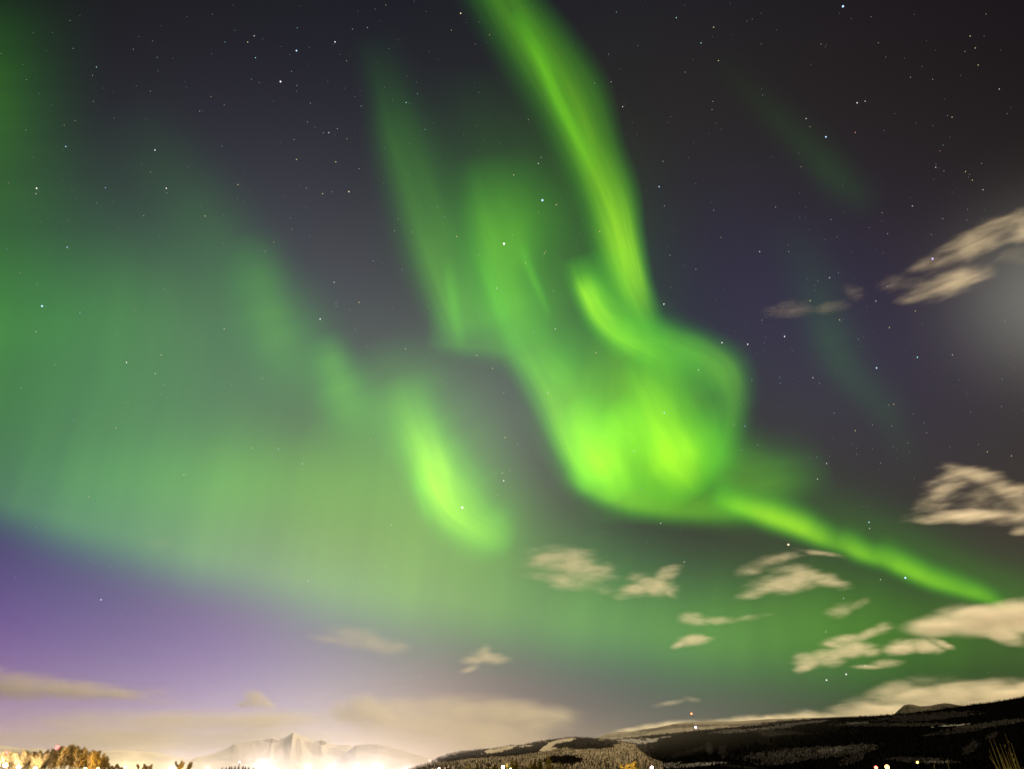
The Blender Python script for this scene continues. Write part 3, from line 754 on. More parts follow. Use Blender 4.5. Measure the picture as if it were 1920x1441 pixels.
def height_to(x, y, dist):
    """Height above the ground of what is seen at x, y if it stands dist metres off."""
    d = aim(x, y)
    return EYE.z + dist * d.z / math.hypot(d.x, d.y) + 0.3


def tube_bm(bm, p0, p1, r0, r1, n=8):
    p0, p1 = Vector(p0), Vector(p1)
    ax = (p1 - p0).normalized()
    u = ax.orthogonal().normalized(); w = ax.cross(u)
    a = [bm.verts.new(p0 + (u * math.cos(t) + w * math.sin(t)) * r0) for t in [2 * math.pi * k / n for k in range(n)]]
    b = [bm.verts.new(p1 + (u * math.cos(t) + w * math.sin(t)) * r1) for t in [2 * math.pi * k / n for k in range(n)]]
    for k in range(n):
        bm.faces.new((a[k], a[(k + 1) % n], b[(k + 1) % n], b[k]))
    bm.faces.new(a[::-1]); bm.faces.new(b)


def box_bm(bm, c, s):
    T = Matrix.Translation(c) @ Matrix.Diagonal((s[0], s[1], s[2], 1))
    bmesh.ops.create_cube(bm, size=1.0, matrix=T)


def obj_bm(name, bm, mat, parent=None, smooth=False):
    me = bpy.data.meshes.new(name)
    bmesh.ops.recalc_face_normals(bm, faces=bm.faces)
    bm.to_mesh(me); bm.free()
    return link_mesh(name, me, mat, parent, smooth)


STEEL = mixed_mat('galvanised_steel', (.16, .17, .18), (.26, .27, .28), 4.0, .5)
DARKSTEEL = mixed_mat('dark_steel', (.03, .03, .035), (.07, .07, .075), 4.0, .6)
LAMPS = {}


def lamp_light(name, parent, z, color, power, radius):
    l = bpy.data.lights.new(name, 'POINT')
    l.energy = power; l.color = color; l.shadow_soft_size = radius
    o = bpy.data.objects.new(name, l)
    COL.objects.link(o); o.parent = parent; o.location = (0, 0, z)
    return o


def bulb_mat(color, strength):
    k = (color, strength)
    if k not in LAMPS:
        LAMPS[k] = glow_mat('lamp_glass_lit', color, strength)
        LAMPS[k].cycles.emission_sampling = 'NONE'
    return LAMPS[k]


def flood_mast(x, y, dist, r, color, power, label, strength=40.0):
    """Tall lattice-free lighting mast: flanged pole, ring carrier and a cluster of lit lamp heads."""
    h = height_to(x, y, dist)
    root = empty('light_mast', ground_at(x, dist), math.atan2(-aim(x, 1440).x, aim(x, 1440).y))
    tag(root, label, 'light mast', 'lamps of the town')
    bm = bmesh.new()
    tube_bm(bm, (0, 0, 0), (0, 0, .4), h * .02, h * .02, 12)
    tube_bm(bm, (0, 0, .4), (0, 0, h - r * .6), h * .011, h * .006, 10)
    obj_bm('pole', bm, STEEL, root)
    bm = bmesh.new()
    box_bm(bm, (0, 0, h - r * .5), (r * 2.4, r * .25, r * .18))
    box_bm(bm, (0, 0, h - r * .9), (r * .25, r * 2.4, r * .18))
    obj_bm('carrier', bm, STEEL, root)
    bm = bmesh.new()
    for dx, dz in ((-.75, 0), (0, .15), (.75, 0)):
        T = Matrix.Translation((dx * r, 0, h + dz * r)) @ Matrix.Diagonal((.5 * r, .5 * r, .42 * r, 1))
        bmesh.ops.create_uvsphere(bm, u_segments=14, v_segments=8, radius=1.0, matrix=T)
    obj_bm('lamp_head', bm, bulb_mat(color, strength), root, True)
    lamp_light('lamp_light', root, h, color, power, r)
    return root


def street_lamp(x, y, dist, r, color, power, label, strength=30.0):
    """Post with a lit glass globe under a cap."""
    h = height_to(x, y, dist)
    root = empty('street_lamp', ground_at(x, dist))
    tag(root, label, 'street lamp', 'lamps of the town')
    bm = bmesh.new()
    tube_bm(bm, (0, 0, 0), (0, 0, .5), .14, .12, 10)
    tube_bm(bm, (0, 0, .5), (0, 0, max(.6, h - r)), .07, .05, 10)
    obj_bm('post', bm, STEEL, root)
    bm = bmesh.new()
    T = Matrix.Translation((0, 0, h)) @ Matrix.Diagonal((r, r, r * .95, 1))
    bmesh.ops.create_uvsphere(bm, u_segments=20, v_segments=12, radius=1.0, matrix=T)
    obj_bm('globe', bm, bulb_mat(color, strength), root, True)
    bm = bmesh.new()
    tube_bm(bm, (0, 0, h + r * .93), (0, 0, h + r * 1.05), r * .4, r * .12, 12)
    obj_bm('cap', bm, DARKSTEEL, root)
    lamp_light('lamp_light', root, h, color, power, r * 1.1)
    return root


def beacon_mast(x, y, dist, label, lamp=(1, .12, .10), r=1.0, second=None, power=0.0, base=None):
    """Guyed lattice mast with a red obstruction lamp on top."""
    h = height_to(x, y, dist)
    z0 = 0.0
    loc = ground_at(x, dist)
    if base is not None:
        loc = Vector((base.x, base.y, base.z)); h = EYE.z + dist * aim(x, y).z / math.hypot(aim(x, y).x, aim(x, y).y) - base.z
    root = empty('beacon_mast', loc)
    tag(root, label, 'mast', 'masts with red beacons')
    bm = bmesh.new()
    w = max(.5, h * .012)
    legs = [(w * math.cos(a), w * math.sin(a)) for a in (0.3, 2.39, 4.49)]
    n = 14
    for a in legs: tube_bm(bm, (*a, 0), (*a, h), w * .14, w * .14, 5)
    for k in range(n):
        z1, z2 = h * k / n, h * (k + 1) / n
        for i in range(3):
            p, q = legs[i], legs[(i + 1) % 3]
            tube_bm(bm, (*p, z1), (*q, z2), w * .08, w * .08, 4)
            tube_bm(bm, (*p, z2), (*q, z2), w * .08, w * .08, 4)
    obj_bm('lattice', bm, DARKSTEEL, root)
    bm = bmesh.new()
    for a in (0.3, 2.39, 4.49):
        for f in (.55, .95):
            tube_bm(bm, (0, 0, h * f), (h * .35 * f * math.cos(a), h * .35 * f * math.sin(a), 0), w * .04, w * .04, 4)
    obj_bm('guy_wire', bm, DARKSTEEL, root)
    bm = bmesh.new()
    bmesh.ops.create_uvsphere(bm, u_segments=16, v_segments=10, radius=r, matrix=Matrix.Translation((0, 0, h + r)))
    obj_bm('beacon', bm, bulb_mat(lamp, 6.0), root, True)
    if power: lamp_light('beacon_light', root, h + r, lamp, power, r)
    if second:
        c, s, rr, off = second
        bm = bmesh.new()
        bmesh.ops.create_uvsphere(bm, u_segments=16, v_segments=10, radius=rr, matrix=Matrix.Translation(off))
        obj_bm('lamp_head', bm, bulb_mat(c, s), root, True)
    return root


# --- trees
BARK = mixed_mat('bark', (.05, .035, .025), (.11, .08, .055), 6.0, .95)
NEEDLES = mixed_mat('needles', (.030, .028, .008), (.13, .105, .026), 3.0, .8, lo=.4, hi=.6)
TWIGS = mixed_mat('frosted_twigs', (.10, .07, .025), (.44, .33, .12), 1.6, .9)
WITHIES = mixed_mat('willow_bark', (.20, .17, .05), (.42, .36, .11), 9.0, .8)


def conifer(seed, h):
    """Trunk and a crown of drooping needle-covered boughs in uneven whorls."""
    rng = random.Random(seed)
    root = empty('conifer', (0, 0, 0))
    bm = bmesh.new()
    bend = [Vector((rng.uniform(-.012, .012) * h * k, rng.uniform(-.012, .012) * h * k, h * k / 6)) for k in range(7)]
    for k in range(6): tube_bm(bm, bend[k], bend[k + 1], h * .022 * (1 - k / 6.3), h * .022 * (1 - (k + 1) / 6.3), 7)
    obj_bm('trunk', bm, BARK, root)
    V, F = [], []
    z = h * rng.uniform(.10, .16)
    while z < h * .99:
        t = z / h
        reach = h * (.25 * (1 - t) ** .8 + .012) * rng.uniform(.75, 1.2)
        nb = rng.randint(5, 8)
        a0 = rng.uniform(0, 6.28)
        for b in range(nb):
            if rng.random() < .05: continue
            a = a0 + b * 6.28 / nb + rng.uniform(-.3, .3)
            L_ = reach * rng.uniform(.55, 1.15)
            di = Vector((math.cos(a), math.sin(a), 0)); sd = Vector((-di.y, di.x, 0))
            droop = rng.uniform(.1, .45) * (1 - t) + rng.uniform(-.25, .05) * t
            ns = max(3, int(L_ / (h * .022)))
            base = Vector((0, 0, z)) + bend[min(6, int(t * 6))].xyz * Vector((1, 1, 0)).length * 0
            for s in range(ns):
                f0 = (s + .3) / ns
                c = base + di * L_ * f0 - Vector((0, 0, droop * L_ * f0 * f0)) + Vector((0, 0, rng.uniform(-.01, .01) * h))
                wd = L_ * .46 * (1.1 - f0) + h * .008
                for side in (-1, 1):
                    if rng.random() < .06: continue
                    k = len(V)
                    tip = c + sd * side * wd * rng.uniform(.6, 1.2) + di * L_ * .22 - Vector((0, 0, rng.uniform(.02, .25) * wd))
                    V += [c, c + di * L_ * .16 + Vector((0, 0, .012 * h)), tip, c - di * L_ * .05 + sd * side * wd * .35 - Vector((0, 0, .02 * h))]
                    F.append((k, k + 1, k + 2)); F.append((k, k + 2, k + 3))
        z += h * rng.uniform(.020, .036)
    for q in range(5):
        k = len(V); a = q * 1.256
        V += [Vector((.008 * h * math.cos(a), .008 * h * math.sin(a), h * .96)), Vector((0, 0, h * 1.03)), Vector((.008 * h * math.cos(a + 1), .008 * h * math.sin(a + 1), h * .96))]
        F.append((k, k + 1, k + 2))
    link_mesh('crown', mesh_of('crown', V, F), NEEDLES, root)
    return root


def birch(seed, h, lean=0.0):
    """Slender leafless birch: forked limbs carrying a fine upright mass of frosted twigs."""
    rng = random.Random(seed)
    root = empty('birch', (0, 0, 0))
    bm = bmesh.new()
    limbs = []

    def limb(p, d, l, r, lev):
        n = 3
        for k in range(n):
            q = p + d * (l / n)
            tube_bm(bm, p, q, r * (1 - k / n * .5), r * (1 - (k + 1) / n * .5), 5)
            limbs.append((p, q, lev))
            d = (d + Vector((rng.uniform(-.12, .12), rng.uniform(-.12, .12), .06))).normalized()
            if lev < 2 and (k or lev):
                for _ in range(2 if lev == 0 else 1):
                    a = rng.uniform(0, 6.28)
                    nd = (d + Vector((math.cos(a), math.sin(a), .25)) * rng.uniform(.35, .6)).normalized()
                    limb(q, nd, l * rng.uniform(.4, .6), r * .45, lev + 1)
            p = q
    limb(Vector((0, 0, 0)), Vector((lean, 0, 1)).normalized(), h * .78, h * .018, 0)
    obj_bm('trunk', bm, BARK, root)
    V, F = [], []
    for p, q, lev in limbs:
        if lev == 0 and p.z < h * .25: continue
        for _ in range(44 if lev else 22):
            c = p.lerp(q, rng.random()) + Vector((rng.gauss(0, .034), rng.gauss(0, .034), rng.gauss(0, .025))) * h
            d = Vector((rng.gauss(0, .35), rng.gauss(0, .35), 1)).normalized() * h * rng.uniform(.05, .13)
            s = d.orthogonal().normalized() * h * rng.uniform(.004, .009)
            s.rotate(Matrix.Rotation(rng.uniform(0, 6.28), 3, d.normalized()))
            k = len(V)
            V += [c - s, c + s, c + d]
            F.append((k, k + 1, k + 2))
    link_mesh('crown', mesh_of('crown', V, F), TWIGS, root)
    return root


def plant(root, x, ytop, dist, hproto, label, group, rz, cat='tree', wide=1.0):
    s = height_to(x, ytop, dist) / hproto
    root.location = ground_at(x, dist)
    root.scale = (s * wide, s * wide, s)
    root.rotation_euler = (0, 0, rz)
    tag(root, label, cat, group)


def trees():
    rng = random.Random(11)
    protos = [conifer(s, 8.0) for s in (3, 7, 19, 23)]
    used = set()

    def get(k):
        if k in used: return copy_tree(protos[k])
        used.add(k)
        return protos[k]
    G = 'conifers in front of the wooded hill'
    row = [  # x, top, kind, girth, label
        (829, 1432, 0, 1.0, 'small conifer at the pale end of the row, nearest the rosy lamp glow'),
        (838, 1432, 1, 1.0, 'second small conifer from the pale end of the row'),
        (844.5, 1432.5, 2, 1.1, 'dark stubby conifer third from the pale end of the row'),
        (853, 1437, 3, 1.0, 'lowest conifer tip in the gap near the pale end of the row'),
        (862, 1434, 0, 1.3, 'wide low conifer before the first close pair in the row'),
        (875, 1432, 1, .8, 'slim half of the first close pair of conifers'),
        (881, 1430, 2, 1.1, 'broader half of the first close pair of conifers'),
        (895, 1429.5, 3, 1.15, 'full dark conifer standing alone after the first close pair'),
        (904.5, 1436, 0, .9, 'little conifer in the gap after the full dark one'),
        (915.5, 1429, 1, .95, 'pointed conifer midway along the row before the white lamp'),
        (920.5, 1437, 2, .9, 'tiny conifer at the foot of the pointed one'),
        (927.5, 1430, 3, .85, 'slender conifer second before the white lamp'),
        (935, 1433, 0, .9, 'conifer just before the white lamp among the trees'),
        (950, 1429, 1, 1.1, 'conifer lit yellow right behind the white lamp'),
        (960, 1421, 2, 1.15, 'tall conifer of a merged pair after the white lamp'),
        (968, 1420.5, 3, 1.0, 'dark tall conifer of a merged pair after the white lamp'),
        (986, 1433, 0, 1.2, 'low brownish conifer in front of the bare grove'),
        (996, 1422, 1, 1.1, 'tall dark conifer before the ochre pair'),
        (1003, 1421.5, 2, 1.0, 'tall dark conifer touching the ochre one'),
        (1013, 1420.5, 3, 1.15, 'broad ochre lit conifer in the tallest clump'),
        (1029, 1417, 0, 1.35, 'tallest conifer of the row with wide open branches'),
        (1051, 1426.5, 1, .8, 'lone narrow conifer past the tallest one'),
    ]
    for x, yt, k, g, lab in row:
        d = rng.uniform(285, 330)
        plant(get(k), x, yt, d, 8.0, lab, G, rng.uniform(0, 6.28), wide=g * 1.12)
    G2 = 'small dark conifers between the town lamps'
    for i in range(10):
        x = 416 + i * 6.4 + rng.uniform(-1.5, 1.5)
        yt = 1437.3 - 2.6 * math.sin((i + .5) / 10 * math.pi) + rng.uniform(-.6, .6)
        plant(get(i % 4), x, yt, rng.uniform(520, 580), 8.0, 'one of the small dark conifers in a low clump under the snowy peak', G2, rng.uniform(0, 6.28), wide=1.3)
    G3 = 'dark conifers at the foot of the dark hill'
    for x, yt, lab in ((1745, 1438, 'dark conifer tip beside the tiny yellow lamp under the dark hill'), (1753, 1437, 'taller dark conifer tip under the dark hill'), (1764, 1438.5, 'last dark conifer tip towards the thin upright twig')):
        plant(get(1), x, yt, rng.uniform(500, 560), 8.0, lab, G3, rng.uniform(0, 6.28), wide=1.2)
    # lamplit birches on the left
    bp = [birch(s, 10.0, l) for s, l in ((2, .05), (5, .12), (9, .08), (13, .02))]
    ub = set()

    def getb(k):
        if k in ub: return copy_tree(bp[k])
        ub.add(k)
        return bp[k]
    crest = [(-8, 1424), (10, 1420), (25, 1422), (42, 1420), (58, 1423), (78, 1420), (95, 1416), (112, 1412.5), (128, 1413.5), (145, 1416), (160, 1418), (176, 1421), (186, 1425), (200, 1434)]
    GB = 'lamplit birches along the town edge'
    spots = []
    for i in range(60):
        x = -6 + i * 3.4 + rng.uniform(-2, 2)
        spots.append((x, lerp_line(crest, x) + rng.uniform(1, 5.0), rng.uniform(392, 450)))
    for x, yt, d in spots:
        where = ('in the overexposed white end of the grove' if x < 44 else 'pale cream, beside the white end of the grove' if x < 85 else
                 'in the tallest olive middle of the grove under the red beacon' if x < 140 else 'in the deep yellow end of the grove')
        plant(getb(rng.randrange(4)), x, yt, d, 10.0, 'slender bare birch ' + where, GB, rng.uniform(0, 6.28), wide=1.25)
    for x, yt in ((205, 1438.5), (214, 1439.3), (224, 1439), (262, 1439.5), (272, 1439), (283, 1439.5)):
        plant(getb(2), x, yt, rng.uniform(420, 460), 10.0, 'low birch top in the orange glow past the grove', 'low birches past the grove', rng.uniform(0, 6.28), wide=1.6)
    for x, yt in ((332, 1436), (340, 1434.5), (349, 1436)):
        plant(getb(1), x, yt, rng.uniform(400, 440), 10.0, 'low golden birch of the trio before the dark conifer clump', 'golden birch trio', rng.uniform(0, 6.28), wide=1.5)
    for x, yt, lab in ((1172, 1439, 'golden round birch, outer one of three below the snow field'), (1181, 1435.5, 'golden round birch, middle and tallest of three below the snow field'), (1190, 1437.5, 'golden round birch nearest the pink lamp below the dark hill')):
        plant(getb(3), x, yt, 300, 10.0, lab, 'golden birches by the pink lamp', rng.uniform(0, 6.28), wide=1.9)


trees()


def lamps():
    W = (1.0, .82, .85); P = (1.0, .76, .80); Y = (1.0, .66, .22); O = (1.0, .60, .20)
    # far floodlights in the misty town
    flood_mast(490, 1436.5, 4300, 5.5, W, 1.87e+07, 'largest white light of the town, glaring under the snowy peak')
    flood_mast(512, 1440, 4350, 3.5, W, 4.31e+06, 'small white light at the side of the largest white light')
    flood_mast(577, 1438.5, 4300, 4, (1, .78, .68), 7.66e+06, 'pinkish white light under the right slope of the snowy peak')
    flood_mast(622, 1438.5, 4400, 4, (.95, .85, 1), 7.66e+06, 'cool violet-white light of the town below the snowy mountain')
    flood_mast(666, 1438, 4300, 4.2, W, 9.58e+06, 'white light below the grey shouldered mountain, first of a pair')
    flood_mast(707, 1437.5, 4300, 5, W, 1.44e+07, 'bright wide white light below the grey shouldered mountain, second of a pair')
    flood_mast(762, 1440.5, 4500, 4, P, 5.74e+06, 'low rosy light where the wooded hill begins')
    flood_mast(788, 1440.5, 4500, 4, P, 5.74e+06, 'low rosy light at the foot of the wooded hill')
    flood_mast(822, 1439.5, 2600, 2.2, W, 2.15e+06, 'white light at the pale end of the conifer row')
    flood_mast(232, 1437, 4000, 5, (1, .74, .36), 1.29e+07, 'broad orange-white light past the birch grove')
    flood_mast(262, 1438.5, 4000, 4, (1, .70, .30), 7.18e+06, 'orange light beside the broad orange-white one')
    flood_mast(322, 1438, 4200, 4, (1, .84, .7), 7.18e+06, 'white light in front of the golden birch trio')
    flood_mast(390, 1440, 4200, 3.5, (1, .8, .7), 4.31e+06, 'faint low light before the dark conifer clump')
    # lamps among the near trees, some added out of view to light them
    street_lamp(8, 1434, 386, .7, W, 2.2e5, 'glaring white globe lamp in front of the white end of the birch grove', 60)
    street_lamp(34, 1437, 387, .7, W, 1.8e5, 'second white globe lamp in front of the white end of the birch grove', 60)
    street_lamp(66, 1440, 386, .6, (1, .8, .5), 2.4e4, 'cream globe lamp below the pale cream birches', 40)
    street_lamp(160, 1440, 386, .5, (1, .58, .14), 4e4, 'yellow globe lamp below the deep yellow end of the grove', 40)
    street_lamp(184, 1440.5, 386, .5, (1, .58, .14), 3e4, 'yellow globe lamp at the far tip of the birch grove', 40)
    street_lamp(110, 1446, 382, .5, (1, .62, .2), 6e3, 'added unseen yellow globe lamp lighting the olive middle of the grove from below', 40)  # added below the view to light the middle of the grove
    street_lamp(342, 1443, 388, .5, Y, 2.5e5, 'yellow globe lamp under the golden birch trio', 40)
    street_lamp(943, 1437, 280, .5, (1, .86, .62), 8e4, 'white globe lamp shining between the conifers of the row', 60)
    street_lamp(957, 1441, 281, .3, (1, .72, .25), 5e4, 'small yellow globe lamp below the tall merged conifers', 40)
    street_lamp(1018, 1446, 272, .4, (1, .70, .25), 8e4, 'added unseen yellow globe lamp lighting the broad ochre conifer from below', 40)  # put in out of view to brighten the tallest conifers
    street_lamp(1181, 1446, 290, .4, (1, .72, .2), 5e4, 'added unseen yellow globe lamp lighting the golden round birches from below', 40)  # unseen lamp added to light these birches golden
    street_lamp(1222, 1438, 600, .95, (1, .62, .62), 5e4, 'pink globe lamp alone below the snowy field of the dark hill', 50)
    street_lamp(1643, 1438, 350, .62, (1, .10, .06), 8e3, 'red globe lamp touching the orange glare under the dark hill', 12)
    street_lamp(1664, 1437, 350, .85, (1, .50, .14), 6e4, 'largest orange-white globe lamp glaring under the dark hill', 6)
    street_lamp(1723, 1428, 1500, 1.6, (1, .62, .10), 6e4, 'tiny yellow globe lamp on the lower slope of the dark hill', 12)
    street_lamp(870, 1450, 270, .4, (1, .72, .3), 7e4, 'added unseen amber globe lamp lighting the pale end of the conifer row from low in front', 40)  # extra light below the view, added for this end of the row
    # masts
    beacon_mast(97, 1404, 900, 'mast with a glowing red beacon rising behind the olive middle of the birch grove', r=1.7, power=4e3)
    beacon_mast(3, 1413, 900, 'shorter mast with a red beacon over the white end of the birch grove', r=1.3, power=3e3)
    beacon_mast(447, 1429, 700, 'thin mast with a pinkish beacon above the dark conifer clump', (1, .6, .6), r=.55)
    beacon_mast(805, 1427, 700, 'thin mast with a red beacon where the wooded hill begins', (1, .25, .22), r=.8)
    b = DARK.point(1300, 1.0)
    dist = math.hypot(b.x, b.y)
    beacon_mast(1298, 1338.5, dist, 'tall ridge mast with an orange-red beacon and a violet-white floodlight at its foot', (1, .22, .08), r=5.0, base=b,
                second=((.80, .68, 1.0), 6.0, 6.0, (13, -20, 22)))
    # twin chimneys beyond the birches
    for x, yt, lab in ((160.5, 1408, 'slim grey chimney, shorter of two close together behind the birch grove'), (165, 1405, 'slim grey chimney, taller of two close together behind the birch grove')):
        d = 1100.0
        h = height_to(x, yt, d)
        root = empty('chimney_stack', ground_at(x, d))
        tag(root, lab, 'chimney', 'twin chimneys')
        bm = bmesh.new(); tube_bm(bm, (0, 0, 0), (0, 0, h), 1.3, .8, 14)
        obj_bm('shaft', bm, mixed_mat('grey_concrete', (.22, .22, .25), (.32, .32, .35), .5), root, True)
        bm = bmesh.new(); tube_bm(bm, (0, 0, h - 1.2), (0, 0, h + .1), .95, 1.0, 14)
        obj_bm('rim', bm, DARKSTEEL, root, True)


lamps()


def shrub():
    """Bare willow shrub close to the camera, thin upright withies fanning from one stool."""
    rng = random.Random(4)
    D = 7.0
    base = ground_at(1893, D); base.z = 0
    root = empty('bare_shrub', base)
    tag(root, 'bare shrub of thin yellowish upright twigs close by, against the dark hill', 'shrub')
    d0 = aim(1893, 1440); right = Vector((d0.y, -d0.x, 0)).normalized()
    away = Vector((d0.x, d0.y, 0)).normalized()
    tips = [  # tip sighting and how far it bows
        (1856, 1385), (1863, 1385), (1882, 1372.5), (1894, 1391), (1874, 1393), (1881, 1396), (1853, 1403), (1868, 1401), (1903, 1411), (1888, 1408), (1861, 1421),
        (1899, 1419), (1876, 1412), (1908, 1424), (1916, 1436), (1871, 1408), (1892, 1402), (1884, 1418), (1867, 1430), (1905, 1432), (1879, 1404)]
    bm_st = bmesh.new()
    for i, (x, y) in enumerate(tips):
        dd = D + rng.uniform(-.35, .35)
        d = aim(x, y)
        tip = EYE + d * (dd / math.hypot(d.x, d.y)) - base
        foot = right * rng.uniform(-.06, .06) + away * rng.uniform(-.06, .06)
        mid = foot.lerp(tip, .5) + right * (.10 if tip.dot(right) > 0 else .06) * rng.uniform(.6, 1.2)
        pts = []
        for k in range(9):
            t = k / 8
            pts.append((foot * (1 - t) ** 2 + mid * 2 * t * (1 - t) + tip * t * t) + Vector((rng.uniform(-.006, .006), rng.uniform(-.006, .006), 0)))
        bm = bmesh.new()
        for k in range(8):
            tube_bm(bm, pts[k], pts[k + 1], .0085 * (1 - k / 9.5), .0085 * (1 - (k + 1) / 9.5), 6)
        # side twigs and buds
        for k in range(3, 8):
            if rng.random() < .75:
                sd = ((pts[k + 1] - pts[k]).normalized() + right * rng.choice((-1, 1)) * rng.uniform(.25, .5) + away * rng.uniform(-.3, .3)).normalized()
                q = pts[k] + sd * rng.uniform(.05, .17)
                tube_bm(bm, pts[k], q, .0035, .0018, 5)
            c = pts[k] + (pts[k + 1] - pts[k]) * rng.random()
            T = Matrix.Translation(c + right * .006) @ Matrix.Diagonal((.0045, .0045, .010, 1))
            bmesh.ops.create_uvsphere(bm, u_segments=6, v_segments=5, radius=1.0, matrix=T)
        obj_bm('twig', bm, WITHIES, root, True)
    # lone withies beside it
    for x, y, lab in ((1776, 1427, 'single thin twig standing upright beside the bare shrub'), (1751, 1436, 'short single twig farthest from the bare shrub')):
        dd = 7.5
        b2 = ground_at(x + 1, dd); b2.z = 0
        d = aim(x, y); tip = EYE + d * (dd / math.hypot(d.x, d.y)) - b2
        bm = bmesh.new()
        p = Vector((0, 0, 0))
        for k in range(8):
            q = tip * ((k + 1) / 8) + Vector((.012 * math.sin(k * 1.3), .01 * math.cos(k), 0)) * (1 if k < 7 else 0)
            tube_bm(bm, p, q, .008 * (1 - k / 11), .008 * (1 - (k + 1) / 11), 6); p = q
            if k > 2: tube_bm(bm, q, q + Vector((.012, 0, .025)), .004, .001, 5)
        o = obj_bm('upright_twig', bm, WITHIES, None, True)
        o.location = b2
        tag(o, lab, 'twig')


shrub()


# ---------------------------------------------------------------- mist lying in the valley over the town, lit by its lamps
def valley_mist():
    cx, cy = -3100.0, 6700.0
    hx, hy, top = 6800.0, 4600.0, 900.0
    v = [(x, y, z) for z in (-1.5, top) for y in (-hy, hy) for x in (-hx, hx)]
    f = [(0, 2, 3, 1), (4, 5, 7, 6), (0, 1, 5, 4), (2, 6, 7, 3), (0, 4, 6, 2), (1, 3, 7, 5)]
    m, nt, N, L, out = new_mat('valley_mist')
    tc = N('ShaderNodeTexCoord')
    sep = N('ShaderNodeSeparateXYZ'); L(tc.outputs['Object'], sep.inputs[0])

    def math_(op, a, b=None):
        n = N('ShaderNodeMath'); n.operation = op
        for i, q in enumerate((a, b)):
            if q is None: continue
            if isinstance(q, (int, float)): n.inputs[i].default_value = q
            else: L(q, n.inputs[i])
        return n.outputs[0]
    ex = math_('DIVIDE', sep.outputs['X'], hx); ey = math_('DIVIDE', sep.outputs['Y'], hy)
    e2 = math_('ADD', math_('MULTIPLY', ex, ex), math_('MULTIPLY', ey, ey))
    r = N('ShaderNodeMapRange'); r.interpolation_type = 'SMOOTHSTEP'
    r.inputs['From Min'].default_value = 1.0; r.inputs['From Max'].default_value = 0.15
    L(e2, r.inputs[0])
    zz = math_('EXPONENT', math_('MULTIPLY', sep.outputs['Z'], -1 / 190.0))
    rt = N('ShaderNodeMapRange'); rt.inputs['From Min'].default_value = top; rt.inputs['From Max'].default_value = top * .5
    L(sep.outputs['Z'], rt.inputs[0])
    d = math_('MULTIPLY', math_('MULTIPLY', r.outputs[0], zz), math_('MULTIPLY', rt.outputs[0], MIST_DENSITY))
    p = N('ShaderNodeVolumePrincipled')
    p.inputs['Color'].default_value = (0.99, 0.985, 0.98, 1)
    p.inputs['Anisotropy'].default_value = 0.2
    L(d, p.inputs['Density'])
    L(p.outputs[0], out.inputs['Volume'])
    o = link_mesh('valley_mist', mesh_of('valley_mist', v, f), m)
    o.location = (cx, cy, 0)
    tag(o, 'pale lamplit mist lying in the valley in front of the snowy mountains', 'mist', kind='stuff')


MIST_DENSITY = 2.3e-4
valley_mist()

